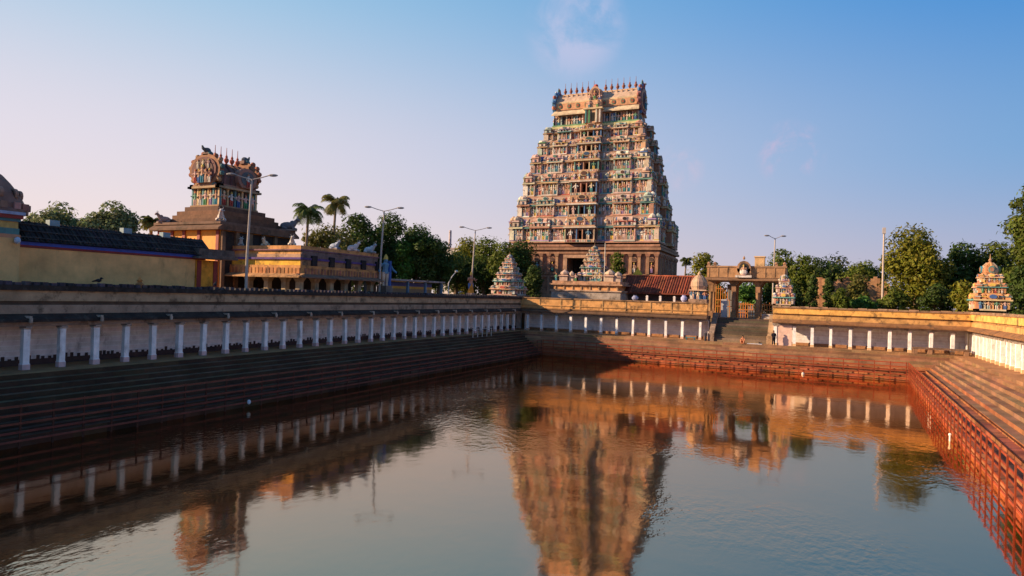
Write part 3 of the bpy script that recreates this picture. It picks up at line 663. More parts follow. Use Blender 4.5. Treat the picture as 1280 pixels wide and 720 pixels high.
# ------------------------------------------------------------------ shrines and spires
def vimana(name, label, cat, c, tiers, dome, seed, walls=PAL, accents=ACC, mat='stucco', group=None, plinth=None, figs=3, rot=0):
    rnd = random.Random(seed); t = thing(name, label, cat, (c[0], c[1], tiers[0][1] if plinth is None else plinth[1]), group)
    G = Matrix.Translation((c[0], c[1], 0)) @ Matrix.Rotation(R(rot), 4, 'Z')
    if plinth: m = MB(); m.X = G; m.box(-plinth[0], plinth[0], -plinth[0], plinth[0], plinth[1], plinth[2], (.34, .25, .2)); m.build('plinth', 'plaster', t)
    for i, (hw, z0, z1) in enumerate(tiers):
        h = z1 - z0; m = MB(); f = MB(); nx = tiers[i + 1][0] if i + 1 < len(tiers) else dome[0]
        m.X = G; m.box(-hw * .78, hw * .78, -hw * .78, hw * .78, z0, z0 + h * .68, rnd.choice(((.3, .17, .12), (.2, .13, .12)))); m.box(-nx, nx, -nx, nx, z0 + h * .68, z1, jit(rnd.choice(walls)))
        for X, w in face_frames(hw, hw):
            m.X = f.X = G @ X
            m.box(-w, w, -.0, w * .3, z0, z0 + h * .1, jit(rnd.choice(walls), .2))
            n = figs + 1
            for k in range(n + 1):
                u = -w * .86 + 2 * w * .86 * k / n; m.box(u - w * .07, u + w * .07, w * .1, w * .3, z0 + h * .1, z0 + h * .6, jit(rnd.choice(walls), .2))
                if k < n: figure(f, u + w * .86 / n, w * .06, z0 + h * .1, h * .52, 0, rnd)
            m.box(-w * 1.02, w * 1.02, -w * .06, w * .4, z0 + h * .6, z0 + h * .69, jit(rnd.choice(((.6, .42, .24), (.1, .28, .26), (.58, .32, .2))), .15))
            arch(m, 0, -w * .04, w * .4, z0 + h * .66, w * .6, h * .4, jit(rnd.choice(walls)), rnd.choice(accents))
            for s in (-.86, -.45, .45, .86): kuta(m, s * w, w * .2, z0 + h * .69, w * .3, h * .36, jit(rnd.choice(walls), .2), rnd.choice(accents), 6)
        so = m.build('storey', mat, t); fo = f.build('figure_row', mat, so); fo['kind'] = 'stuff'
    r, z0, z1 = dome; h = z1 - z0; m = MB(); m.X = G
    for k in range(8):
        a = R(45 * k); m.lathe(math.cos(a) * r * .18, math.sin(a) * r * .18, [(r * .66, z0), (r * .82, z0 + h * .2), (r * .86, z0 + h * .4), (r * .66, z0 + h * .72), (r * .25, z0 + h)], jit(walls[k % len(walls)], .12), 8)
    for k in range(4):
        m.X = G @ Matrix.Rotation(R(90 * k), 4, 'Z'); arch(m, 0, -r * 1.04, -r * .6, z0 + h * .1, r * .7, h * .62, rnd.choice(accents), (.3, .16, .1))
    m.build('dome', mat, t)
    m = MB(); m.X = G; m.lathe(0, 0, [(r * .3, z1 - .02), (r * .12, z1 + h * .1), (r * .22, z1 + h * .22), (r * .08, z1 + h * .36), (.02, z1 + h * .75)], (.34, .2, .12), 8); m.build('finial', mat, t)
    return t
vimana('spire_shrine', 'slender pyramid spire on the shaded gallery corner, left of the great tower', 'shrine spire', (-43.0, 88.6), [(2.15, 5.0, 6.3), (1.82, 6.3, 7.4), (1.5, 7.4, 8.35), (1.18, 8.35, 9.2), (.88, 9.2, 9.95), (.6, 9.95, 10.55)], (.42, 10.55, 11.1), 3, group='small shrine spires', plinth=(2.4, 4.2, 5.0))
vimana('spire_shrine', 'small spire with teal figures at the gallery end, right of the pillared gateway', 'shrine spire', (-4.35, 85.6), [(1.2, 4.8, 6.2), (.9, 6.2, 7.2), (.62, 7.2, 7.95)], (.44, 7.95, 8.5), 5, group='small shrine spires', figs=2)
vimana('spire_shrine', 'three tiered domed shrine with green and orange figures on the right corner roof', 'shrine spire', (16.5, 87.6), [(1.7, 4.9, 6.7), (1.36, 6.7, 7.9), (1.05, 7.9, 8.9)], (.85, 8.9, 10.2), 8, group='small shrine spires', walls=[(.62, .32, .13), (.62, .46, .3), (.5, .24, .12)], figs=3)
def front_shrine():
    t = thing('shrine_hall', 'low stone shrine hall with small domes in front of the great tower', 'shrine', (-31.4, 93, GZ))
    m = MB(); m.box(-36.7, -26.1, 90.2, 97, GZ, 6.0, (.36, .30, .25)); m.box(-36.9, -25.9, 90.0, 97.2, 5.85, 6.05, (.45, .3, .2)); m.build('wall', 'plaster', t)
    m = MB(); m.box(-36.4, -26.4, 90.3, 96.8, 6.05, 6.75, (.6, .31, .13)); m.box(-37, -25.8, 89.9, 97.3, 6.75, 6.95, (.4, .24, .15)); m.box(-36.6, -26.2, 90.2, 97, 6.95, 7.35, (.44, .25, .15))
    for k in range(8): m.box(-36.2 + 1.35 * k, -36.0 + 1.35 * k, 90.18, 90.3, 6.06, 6.74, (.5, .3, .16))
    m.build('frieze', 'plaster', t)
    for x, w, h in ((-35.0, 1.5, 1.7), (-33.9, .9, 1.5), (-28.0, 1.6, 1.8), (-26.8, 1.2, 1.5)):
        m = MB(); kuta(m, x, 91.2, 7.35, w, h, jit((.46, .34, .26)), (.4, .26, .2), 8); m.build('roof_dome', 'stucco', t)
    for i, x in enumerate((-36.2, -33.1, -30.1, -29.4)):
        m = MB(); figure(m, x, 90.7, 7.35, 1.1, 0); m.build('roof_figure', 'stucco', t)
front_shrine()
vimana('spire_shrine', 'tallest small spire, rising from the shrine hall in front of the great tower', 'shrine spire', (-31.4, 94), [(2.0, 7.36, 8.7), (1.65, 8.7, 9.8), (1.32, 9.8, 10.75), (1.0, 10.75, 11.55), (.72, 11.55, 12.2)], (.46, 12.2, 12.8), 11, group='small shrine spires')
def dome_kiosk():
    t = thing('dome_kiosk', 'ribbed cream dome kiosk at the plaster gallery end beside the gateway', 'kiosk', (-14.75, 87.5, 4.79))
    m = MB(); m.box(-15.9, -13.6, 86.4, 88.6, 4.79, 5.2, (.34, .22, .15)); m.build('plinth', 'plaster', t)
    for x in (-15.6, -14.75, -13.9):
        for y in (86.7, 88.3): m = MB(); figure(m, x, y, 5.2, 1.15, 0); m.build('guardian_figure', 'stucco', t)
    m = MB(); m.box(-15.3, -14.2, 86.95, 88.05, 5.2, 6.3, (.1, .2, .3)); m.box(-15.85, -13.65, 86.4, 88.6, 6.3, 6.45, (.55, .38, .26)); m.build('cella', 'stucco', t)
    m = MB()
    for k in range(10):
        a = R(36 * k); m.lathe(-14.75 + math.cos(a) * .3, 87.5 + math.sin(a) * .3, [(.6, 6.45), (.8, 6.9), (.72, 7.5), (.45, 8.0), (.1, 8.35)], (.46, .34, .22) if k % 2 else (.38, .25, .18), 8)
    m.build('dome', 'stucco', t)
    m = MB(); m.lathe(-14.75, 87.5, [(.2, 8.3), (.28, 8.5), (.04, 8.9)], (.5, .36, .22), 8); m.build('finial', 'stucco', t)
dome_kiosk()
def tiled_house():
    t = thing('tiled_building', 'long low building with a dark red tiled roof before the great tower', 'building', (-21.5, 96, GZ))
    m = MB(); m.box(-26.8, -16.6, 94.2, 99, GZ, 5.9, (.10, .06, .05)); m.build('wall', 'plaster', t)
    m = MB(); m.sheet([(93.2, 5.75), (93.2, 5.95), (96.6, 8.45), (100, 5.95), (100, 5.75), (96.6, 8.2)], -27.1, -16.3, (.19, .048, .028), 'x')
    k = -27.0
    while k < -16.4:
        m.sheet([(93.15, 5.955), (93.15, 6.02), (96.6, 8.55), (96.6, 8.455)], k, k + .14, jit((.21, .055, .03), .4), 'x'); k += .36
    rf = m.build('roof', 'tile', t)
    m = MB(); m.box(-27.1, -16.3, 96.45, 96.75, 8.456, 8.62, (.44, .12, .06)); m.build('ridge', 'tile', rf)
tiled_house()
tag(link_mesh('flame_finial', 'paint', *(lambda m: (m.lathe(-25.6, 97.5, [(.75, 8.1), (.82, 8.6), (.5, 9.1), (.12, 9.5), (.04, 9.9)], (.70, .42, .03), 8, sy=.6), (m.v, m.f, m.c))[1])(MB())), 'bright yellow bell shaped finial above the tiled roof ridge', 'finial')

# ------------------------------------------------------------------ west court: yellow wall, dome, mandapa, small gate tower
YEL, MAR, BLU = (.62, .40, .16), (.24, .035, .03), (.045, .09, .42)
def long_wall():
    t = thing('temple_wall', 'long tan plastered wall under a black roof with a blue stripe', 'wall', (-50, 33, GZ))
    m = MB(); m.box(-50.6, -50, 25.2, 39.6, GZ, 7.25, (.76, .43, .165)); m.build('wall', 'wash', t)
    m = MB(); m.box(-50.62, -49.93, 25.1, 40.6, 7.26, 7.42, MAR); m.box(-50.62, -49.88, 25.1, 40.6, 7.42, 7.66, BLU); m.build('painted_stripe', 'paint', t)
    m = MB(); m.add([(-49.6, 24.9, 7.7), (-49.6, 41.2, 7.7), (-51.2, 41.2, 9.15), (-51.2, 24.9, 9.15), (-53, 24.9, 7.6), (-53, 41.2, 7.6)], [(0, 1, 2, 3), (3, 2, 5, 4), (0, 3, 4), (1, 5, 2), (0, 4, 5, 1)], (.022, .02, .022))
    k = 25.0
    while k < 41.1: m.tube([(-49.55, k, 7.75), (-51.2, k + random.uniform(-.05, .05), 9.18)], random.uniform(.03, .06), jit((.03, .026, .026), .6), 5); k += random.uniform(.22, .5)
    for f in (.12, .45, .8): m.tube([(-49.6 - 1.6 * f, 25, 7.78 + 1.45 * f), (-49.6 - 1.6 * f, 33, 7.74 + 1.45 * f), (-49.6 - 1.6 * f, 41, 7.78 + 1.45 * f)], .06, (.05, .045, .045), 5)
    m.build('roof', 'moss', t)
    for k, (x, y) in enumerate(((-51.3, 28), (-51.25, 33.5), (-51.3, 37))):
        m = MB(); m.box(x, x + .5, y, y + .7, 9.0, 9.42, (.2, .3, .34)); m.build('roof_hatch', 'paint', t)
    m = MB(); m.box(-51.4, -49.9, 39.65, 41.9, GZ, 7.25, (.74, .31, .035)); m.build('end_pier', 'plaster', t)
    for y in (39.7, 41.4): m = MB(); m.box(-49.895, -49.84, y, y + .42, GZ, 7.2, MAR); m.build('maroon_band', 'paint', t)
    m = MB(); m.box(-51.6, -49.3, 39.4, 43.2, 7.67, 8.25, (.1, .085, .075)); m.sheet([(39.2, 7.35), (39.2, 7.5), (39.8, 7.68), (43.4, 7.68), (43.4, 7.4)], -50.9, -49.05, (.12, .1, .085), 'x'); m.build('pier_cap', 'moss', t)
long_wall()
def west_dome():
    t = thing('domed_shrine', 'brown domed shrine with striped painted cornice at the left end of the tan wall', 'shrine', (-51.6, 20, GZ))
    m = MB(); m.box(-55.5, -48.6, 14, 25.0, GZ, 7.75, (.72, .42, .165)); m.build('wall', 'wash', t)
    m = MB()
    for z0, z1, p, c in ((7.75, 8.0, .0, (.45, .22, .12)), (8.0, 8.4, -.05, (.07, .2, .2)), (8.4, 8.85, -.1, (.5, .34, .1)), (8.85, 9.05, .0, (.06, .16, .18)), (9.05, 9.3, .1, MAR), (9.3, 9.5, .18, (.3, .36, .5))):
        m.box(-55.5 - p, -48.6 + p, 14 - p, 25.0 + p, z0, z1, c)
    m.build('painted_cornice', 'paint', t)
    m = MB(); X = -51.5; Y = 24.15
    m.lathe(X, Y, [(2.5, 9.5), (2.5, 9.75), (2.3, 9.85), (2.3, 10.2), (1.95, 10.9), (1.45, 11.6), (1.0, 12.1), (.55, 12.4)], (.2, .115, .09), 16)
    for k in range(16):
        a = R(22.5 * k); m.box(X + math.cos(a) * 2.35 - .2, X + math.cos(a) * 2.35 + .2, Y + math.sin(a) * 2.35 - .2, Y + math.sin(a) * 2.35 + .2, 9.76, 10.2, jit((.3, .16, .13), .3))
    for k in range(11):
        a = R(33 * k); arch(m, X + math.cos(a) * 1.9, Y + math.sin(a) * 1.9 - .1, Y + math.sin(a) * 1.9 + .1, 10.4, .8, .8, (.3, .18, .13), (.08, .05, .04))
    m.build('dome', 'stucco', t)
    m = MB(); m.lathe(X, Y, [(.6, 12.35), (.75, 12.5), (.4, 12.65), (.6, 12.85), (.5, 13.2), (.12, 13.35)], (.34, .24, .22), 10); m.build('finial', 'stucco', t)
    m = MB(); m.ball((-48.35, 24.7, 7.6), (.2, .2, .24), (.4, .5, .62)); m.build('lamp_globe', 'paint', t)
west_dome()
def bull(m, x, y, z, s, face, c):
    X0 = m.X; m.X = Matrix.Translation((x, y, z)) @ Matrix.Rotation(face, 4, 'Z') @ Matrix.Scale(s, 4)
    m.box(-.75, .85, -.4, .4, 0, .12, (.3, .22, .18)); m.ball((0, 0, .48), (.72, .36, .38), c, 10, 6); m.ball((.42, 0, .78), (.26, .22, .24), c); m.tube([(.5, 0, .6), (.8, 0, 1.0)], [.26, .18], c, 8)
    m.ball((.9, 0, 1.08), (.24, .16, .17), c); m.ball((1.08, 0, 1.0), (.1, .11, .1), (.3, .2, .18), 6, 4)
    for q in (-1, 1):
        m.tube([(.84, q * .1, 1.18), (.86, q * .2, 1.36), (.9, q * .16, 1.48)], [.05, .04, .015], (.5, .45, .4), 5); m.ball((.8, q * .24, 1.08), (.05, .13, .06), c, 6, 4)
        m.tube([(.45, q * .3, .25), (.85, q * .3, .16), (.7, q * .3, .14)], [.14, .1, .08], c, 6); m.tube([(-.45, q * .32, .3), (-.05, q * .38, .16)], [.2, .1], c, 6)
    m.X = X0
def mandapa():
    t = thing('pillared_hall', 'orange banded pillared hall with a sculpted frieze and open dark front', 'hall', (-50, 52.9, GZ))
    x0, x1, y0, y1 = -55.4, -45.0, 47.1, 58.8
    m = MB(); m.box(x0, x1, y0, y1, GZ, GZ + .5, (.25, .18, .12)); m.box(x0 + .3, x1 - 3.2, y0 + 3.2, y1 - .3, GZ + .5, 6.2, (.05, .04, .035)); m.build('floor_and_shade_block', 'granite', t)  # inner dark block stands in for the shade inside the hall
    m = MB()
    bands = ((6.2, 7.2, .35, (.50, .245, .085)), (7.2, 7.75, .12, (.68, .40, .05)), (7.75, 7.95, .3, (.10, .06, .2)), (7.95, 8.3, .05, (.42, .26, .16)), (8.3, 8.62, .0, (.60, .31, .10)), (8.62, 8.75, .2, (.2, .1, .12)), (8.75, 9.1, .1, (.55, .27, .1)))
    for z0, z1, p, c in bands: m.box(x0 - p, x1 + p, y0 - p, y1 + p, z0, z1 - .003, c)
    for k in range(22):
        x = x0 + .3 + k * .48; m.box(x, x + .3, y0 - .39, y0 - .352, 6.3, 6.95, jit((.46, .2, .08), .3))
    for k in range(26):
        y = y0 + .2 + k * .45; m.box(x1 + .352, x1 + .39, y, y + .28, 6.3, 6.95, jit((.3, .14, .08), .3))
    m.box(x1 + .13, x1 + .2, y0 - .1, y1 + .1, 7.22, 7.74, (.30, .17, .09)); m.box(x1 + .06, x1 + .16, y0, y1, 7.96, 8.6, (.16, .11, .1))  # bands toned down on the east face, its shade put into the colour
    for k in range(5): m.box(x1 + .1, x1 + .4, y0 + 1.2 + k * 2.5, y0 + 1.9 + k * 2.5, 7.21, 8.2, (.02, .018, .02))
    m.build('entablature', 'plaster', t)
    m = MB(); m.sheet([(y0 - 1.1, 6.0), (y0 - 1.1, 6.12), (y0 - .3, 6.42), (y0 - .3, 6.2)], x0, x1 + .9, (.4, .22, .1), 'x'); m.sheet([(x1 + 1.1, 6.0), (x1 + 1.1, 6.12), (x1 + .36, 6.4), (x1 + .36, 6.2)], y0 - .9, y1, (.2, .12, .08), 'y'); m.build('eave', 'plaster', t)
    for x, y in [(x, y0 + .4) for x in (-54.6, -52.0, -49.5, -47.2)] + [(x1 - .4, y) for y in (47.5, 49.6, 51.8, 54.0, 56.2, 58.3)]:
        m = MB(); m.box(x - .26, x + .26, y - .26, y + .26, GZ + .5, 5.6, (.46, .35, .22)); m.frust(x, y, .26, .26, 5.6, .5, .5, 6.19, (.4, .28, .17)); m.build('pillar', 'granite', t)
mandapa()
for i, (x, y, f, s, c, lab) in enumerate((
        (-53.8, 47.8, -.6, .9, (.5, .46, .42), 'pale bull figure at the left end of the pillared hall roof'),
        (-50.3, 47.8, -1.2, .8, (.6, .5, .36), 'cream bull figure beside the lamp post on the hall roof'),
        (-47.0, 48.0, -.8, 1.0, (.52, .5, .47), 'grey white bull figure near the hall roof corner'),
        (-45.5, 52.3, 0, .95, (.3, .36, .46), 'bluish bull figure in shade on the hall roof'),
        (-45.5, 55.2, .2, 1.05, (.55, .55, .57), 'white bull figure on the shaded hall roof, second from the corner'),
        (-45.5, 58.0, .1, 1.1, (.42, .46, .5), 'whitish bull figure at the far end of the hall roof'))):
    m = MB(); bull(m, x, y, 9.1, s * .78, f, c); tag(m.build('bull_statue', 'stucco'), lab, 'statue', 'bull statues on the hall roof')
m = MB(); m.box(-45.2, -43.9, 59.2, 60.4, GZ, 5.6, (.2, .15, .12)); figure(m, -44.5, 59.8, 5.6, 3.4, R(70), random.Random(4)); m.box(-44.95, -44.05, 60.0, 60.3, 5.6, 8.4, (.05, .12, .36))
tag(m.build('guardian_statue', 'stucco'), 'tall painted guardian statue with blue back, at the hall end', 'statue')
def small_tower():
    rnd = random.Random(9); t = thing('small_gate_tower', 'smaller gate tower with a round wagon roof on a yellow base', 'temple tower', (-58.6, 50.3, GZ))
    x0, x1, y0, y1 = -63.3, -54.0, 45.5, 55.0
    m = MB(); m.box(x0, x1, y0, y1, GZ, 10.7, (.74, .31, .035))
    m.build('base', 'paint', t)
    for x in (-63.2, -61.2, -59.4, -57.2, -54.5):
        m = MB(); m.box(x, x + .4, y0 - .12, y0 - .002, GZ, 10.6, MAR); m.build('pilaster', 'paint', t)
    for y in (45.5, 47.2, 48.9, 50.6, 52.3, 54.6):
        m = MB(); m.box(x1 + .03, x1 + .3, y, y + .4, GZ, 10.5, (.2, .12, .07)); m.build('pilaster', 'plaster', t)
    m = MB(); m.box(x1 + .002, x1 + .03, y0, y1, GZ, 10.5, (.035, .025, .022)); m.build('bay_shade', 'plaster', t)  # dark sheet painted in for the shade of open bays
    m = MB(); m.sheet([(y0 - .7, 10.55), (y0 - .7, 10.75), (y0 - .1, 11.15), (y1 + .1, 11.15), (y1 + .7, 10.75), (y1 + .7, 10.55)], x0 - .5, x1 + .5, (.15, .085, .055), 'x'); m.box(x0 - .3, x1 + .3, y0 - .3, y1 + .3, 11.15, 11.4, (.17, .1, .07)); m.build('cornice', 'plaster', t)
    m = MB(); m.box(-62.7, -55.0, 46.3, 54.7, 11.4, 11.9, (.13, .065, .04)); m.box(-62.5, -55.5, 46.5, 54.5, 11.9, 12.3, (.16, .08, .045)); m.box(-62.2, -55.8, 46.8, 54.2, 12.3, 12.75, (.19, .09, .05)); m.box(-61.9, -56.8, 47.5, 53.8, 12.75, 13.3, (.12, .062, .04)); m.build('attic', 'granite', t)
    m = MB(); f = MB(); G = Matrix.Translation((-60, 51.0, 0))
    m.X = G; m.box(-1.9, 1.9, -2.3, 2.3, 13.3, 15.6, (.08, .06, .06))
    for X, w in face_frames(2.1, 2.5):
        m.X = f.X = G @ X; m.box(-w - .1, w + .1, -.15, .3, 13.3, 13.6, (.34, .2, .11)); m.box(-w - .35, w + .35, -.35, .3, 15.4, 15.62, (.38, .27, .16)); m.box(-w - .2, w + .2, -.2, .3, 15.62, 15.85, (.3, .17, .12))
        n = 5
        for k in range(n + 1):
            u = -w + .1 + (2 * w - .2) * k / n; m.box(u - .11, u + .11, -.05, .3, 13.6, 15.4, jit((.5, .32, .17), .3) if k % 2 else (.12, .24, .24))
            if k < n: figure(f, u + (w - .1) / n, .0, 13.6, 1.55, 0, rnd)
    so = m.build('storey', 'stucco', t); fo = f.build('figure_row', 'stucco', so); fo['kind'] = 'stuff'
    m = MB(); m.X = G; m.sheet(barrel_pts(2.15, 15.86, 18.3, 14), -2.3, 2.3, (.12, .07, .06), 'y')
    for k in range(6):
        y = -2.0 + .8 * k; pts = barrel_pts(2.22, 15.86, 18.38, 14); m.tube([(u, y, z) for u, z in pts], .1, jit((.17, .085, .07), .4), 5)
    m.build('wagon_roof', 'stucco', t)
    for s in (-1, 1):
        m = MB(); m.X = G @ Matrix.Translation((0, s * 2.45, 0)) @ Matrix.Rotation(0 if s < 0 else R(180), 4, 'Z')
        def hs(k): return [(math.sin(a) * 2.35 * k, 17.35 - math.cos(a) * 1.75 * k) for a in [R(32 + 22.8 * j) for j in range(14)]]
        m.sheet(hs(1.0), -.3, .2, (.3, .15, .085)); m.sheet(hs(.8), -.42, -.3, (.16, .08, .07)); m.sheet(hs(.62), -.48, -.42, (.13, .08, .07))
        for j in range(14):
            a = R(32 + 22.8 * j); m.ball((math.sin(a) * 2.4, -.05, 17.35 - math.cos(a) * 1.8), (.28, .3, .28), rnd.choice(((.32, .12, .07), (.36, .22, .12), (.08, .16, .16))), 6, 4)
        for q in (-1.1, -.55, 0, .55, 1.1): figure(m, q, -.55, 15.95, 1.45 if q else 1.9, 0, rnd)
        for q in (-.8, 0, .8): figure(m, q, -.5, 17.5, .95, 0, rnd)
        m.box(-.4, .4, -.3, .4, 18.95, 19.3, (.2, .12, .1)); m.ball((0, -.05, 19.45), (.36, .4, .34), (.12, .13, .14), 8, 6); m.tube([(0, -.25, 19.5), (0, -.6, 19.62), (0, -.7, 19.9)], [.22, .16, .08], (.1, .12, .13), 6)
        m.build('gable_end', 'stucco', t)
    # side hoods standing out from the long faces
    m = MB(); m.X = G @ Matrix.Translation((2.2, .6, 0)) @ Matrix.Rotation(R(90), 4, 'Z'); arch(m, 0, -.5, .4, 15.6, 2.6, 2.4, (.3, .16, .12), (.1, .12, .13)); figure(m, 0, -.6, 15.9, 1.4, 0, rnd); m.build('side_hood', 'stucco', t)
    f0 = None
    for k in range(5):
        p = Vector((-60, 51 - 1.5 + .75 * k, 18.3)) - Vector((-58.6, 50.3, GZ))
        if f0 is None: f0 = finial(Matrix.Translation((-58.6, 50.3, GZ)), (.45, .12, .07)).build('finial', 'paint', t); f0.location = p; f0.scale = (.75, .75, 1.05)
        else: copy_part(f0, t, p)
small_tower()
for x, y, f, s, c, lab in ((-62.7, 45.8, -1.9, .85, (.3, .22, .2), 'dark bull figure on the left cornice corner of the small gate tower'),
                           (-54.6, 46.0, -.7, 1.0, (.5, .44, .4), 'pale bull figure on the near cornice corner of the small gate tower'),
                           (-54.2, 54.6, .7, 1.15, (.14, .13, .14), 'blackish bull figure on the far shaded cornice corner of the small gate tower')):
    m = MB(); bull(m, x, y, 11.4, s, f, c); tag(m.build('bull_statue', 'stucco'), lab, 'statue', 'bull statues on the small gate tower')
def shed():
    t = thing('open_shed', 'flat roofed open shed with a blue and yellow painted back wall', 'shed', (-46.5, 66, GZ))
    m = MB(); m.box(-48.6, -44.6, 60.5, 72.8, 6.25, 6.45, (.34, .28, .26)); m.build('roof', 'plaster', t)
    for y in (61, 64.8, 68.6, 72.4):
        for x in (-44.9, -48.2): m = MB(); m.box(x - .13, x + .13, y - .13, y + .13, GZ, 6.24, (.12, .2, .28)); m.build('post', 'paint', t)
    m = MB(); m.box(-46.2, -46.0, 63.0, 71.8, GZ, 5.35, (.30, .2, .12)); m.box(-46.2, -45.97, 63.0, 71.8, 5.355, 5.65, (.64, .38, .08)); m.box(-46.2, -45.99, 63.0, 71.8, 5.655, 6.1, (.07, .1, .32)); m.build('back_wall', 'paint', t)
shed()

# ------------------------------------------------------------------ lamp posts and masts
LP = (.42, .36, .31)
def lamp_post(label, x, y, z1, arm, lean=0, cat='lamp post'):
    t = thing('lamp_post', label, cat, (x, y, GZ), 'twin armed lamp posts')
    m = MB(); m.box(x - .3, x + .3, y - .3, y + .3, GZ, GZ + .3, (.3, .28, .25)); m.build('footing', 'granite', t)
    m = MB(); m.tube([(x, y, GZ + .3), (x, y, GZ + 5), (x + lean, y, z1)], [.13, .11, .075], LP, 8); m.build('pole', 'metal', t)
    d = r0
    for s in (-1, 1):
        a = Vector((x + lean, y, z1 - .05)); b = a + d * s * arm + Vector((0, 0, .42)); m = MB(); m.tube([a, a + d * s * arm * .5 + Vector((0, 0, .18)), b], .045, LP, 6); ao = m.build('arm', 'metal', t)
        m = MB(); m.X = Matrix.Translation(b) @ Matrix.Rotation(YAW, 4, 'Z'); m.ball((s * .3, 0, .0), (.42, .16, .12), (.3, .27, .25), 8, 5); m.build('lamp_head', 'metal', ao)
lamp_post('tallest twin armed lamp post, standing before the orange pillared hall', -44.5, 40.3, 14.2, 1.5, .25)
lamp_post('twin armed lamp post by the open shed, against dark trees', -44.5, 58.8, 13.9, 1.5, .3)
lamp_post('farthest twin armed lamp post, left of the corner spire', -44.4, 79.6, 13.9, 1.6, .3)
p = pt(968, 298, 101)
lamp_post('twin armed lamp post rising behind the pillared gateway', p.x, p.y, p.z, .9, .1)
t = thing('bent_lamp', 'short white lamp with a bent neck against the dark hedge', 'lamp', (-44.5, 73.5, GZ))
m = MB(); m.tube([(-44.5, 73.5, GZ), (-44.5, 73.5, 6.3), (-44.3, 73.9, 7.1), (-44.1, 74.5, 7.75)], [.09, .07, .06, .05], (.6, .58, .55), 8); m.build('pole', 'metal', t)
m = MB(); m.ball((-44.05, 74.65, 7.9), (.2, .25, .16), (.7, .66, .6)); m.build('lamp_head', 'metal', t)
p = pt(1105, 292, 101)
t = thing('floodlight_mast', 'plain tall mast with a small box on top, left of the round tree', 'mast', (p.x, p.y, GZ))
m = MB(); m.tube([(p.x, p.y, GZ), (p.x, p.y, p.z)], [.16, .1], (.46, .38, .32), 8); m.build('pole', 'metal', t)
m = MB(); m.box(p.x - .2, p.x + .2, p.y - .2, p.y + .2, p.z, p.z + .8, (.4, .36, .34)); m.build('lamp_box', 'metal', t)
m = MB(); m.tube([(-29.0, 91.6, 7.36), (-29.0, 91.6, 13.0)], .06, (.6, .55, .45), 6); tag(m.build('flag_pole', 'metal'), 'thin pale pole on the shrine hall roof, right of its spire', 'pole')
p = pt(563, 288, 230); m = MB(); m.lathe(p.x, p.y, [(.75, GZ), (.45, p.z)], (.5, .42, .42), 10); tag(m.build('chimney', 'plaster'), 'thin distant chimney above the trees left of the great tower', 'chimney')
p = pt(568, 312, 225)
t = thing('far_building', 'small pale building half hidden in trees by the chimney', 'building', (p.x, p.y, GZ)); m = MB(); m.box(p.x - 3.5, p.x + 3.5, p.y - 3, p.y + 3, GZ, p.z, (.6, .54, .5)); m.build('wall', 'plaster', t); m = MB(); m.box(p.x - 3.8, p.x + 3.8, p.y - 3.3, p.y + 3.3, p.z, p.z + .4, (.4, .34, .32)); m.build('roof', 'plaster', t)

# ------------------------------------------------------------------ small things on the galleries and banks
t = thing('painted_statue', 'painted standing figure with an orange skirt beside the farthest lamp post', 'statue', (-43.2, 77.2, 4.72))
m = MB(); m.box(-43.7, -42.7, 76.7, 77.7, 4.72, 5.1, (.3, .22, .2)); m.build('plinth', 'plaster', t); m = MB(); m.lathe(-43.2, 77.2, [(.45, 5.1), (.3, 6.0), (.22, 6.3)], (.66, .26, .03), 8); figure(m, -43.2, 77.2, 5.2, 2.7, R(60), random.Random(2)); m.build('figure', 'stucco', t)
def small(name, mat, label, cat, fn, group=None):
    m = MB(); fn(m); return tag(m.build(name, mat), label, cat, group)
for (px, what) in ((809.5, 'white stub post on the plaster parapet, nearest the shrine hall'), (826, 'white stub post on the plaster parapet below the middle of the tiled roof'), (843.5, 'white stub post on the plaster parapet, nearest the dome kiosk')):
    x = (pt(px, 373, 90)); k = 87.0 / x.y; x = x.x * k
    small('stub_post', 'limewash', what, 'post', lambda m: (m.box(x - .14, x + .14, 86.6, 86.85, 4.78, 5.35, (.66, .6, .56)), m.frust(x, 86.72, .18, .16, 5.35, .08, .08, 5.5, (.66, .6, .56))), 'white stub posts on the parapet')
small('painted_urn', 'paint', 'blue white urn on the parapet beside the dome kiosk', 'urn', lambda m: m.lathe(-16.5, 86.6, [(.2, 4.78), (.4, 5.05), (.42, 5.35), (.2, 5.6), (.28, 5.7)], (.42, .44, .66), 10))
small('painted_urn', 'paint', 'grey blue urn on the parapet at the left end of the tiled roof', 'urn', lambda m: m.lathe(-23.0, 86.6, [(.25, 4.78), (.45, 5.0), (.45, 5.2), (.22, 5.42), (.3, 5.5)], (.26, .28, .42), 10))
def crow(m, x, y, z, face, c=(.02, .02, .025)):
    m.X = Matrix.Translation((x, y, z)) @ Matrix.Rotation(face, 4, 'Z')
    m.ball((0, 0, .2), (.2, .1, .11), c, 8, 6); m.ball((.17, 0, .33), (.085, .075, .075), c, 8, 5); m.tube([(.23, 0, .33), (.34, 0, .31)], [.03, .006], c, 5); m.tube([(-.12, 0, .2), (-.42, 0, .12)], [.08, .03], c, 5)
    for q in (-.05, .05): m.tube([(.02, q, .12), (.02, q, 0)], .012, c, 4)
for y, f, lab in ((24.95, .4, 'black crow perched on the toothed parapet below the tan wall'), (33.4, 2.2, 'black crow perched on the toothed parapet below the yellow pier')):
    small('crow', 'cloth', lab, 'crow', lambda m: crow(m, -40.0, y, 4.9, f), 'crows on the parapet')
small('parapet_finial', 'plaster', 'small orange stone finial on the toothed black parapet', 'finial', lambda m: m.lathe(-40, 27.6, [(.22, 4.72), (.25, 4.95), (.12, 5.1), (.18, 5.2), (.03, 5.4)], (.5, .22, .06), 8))
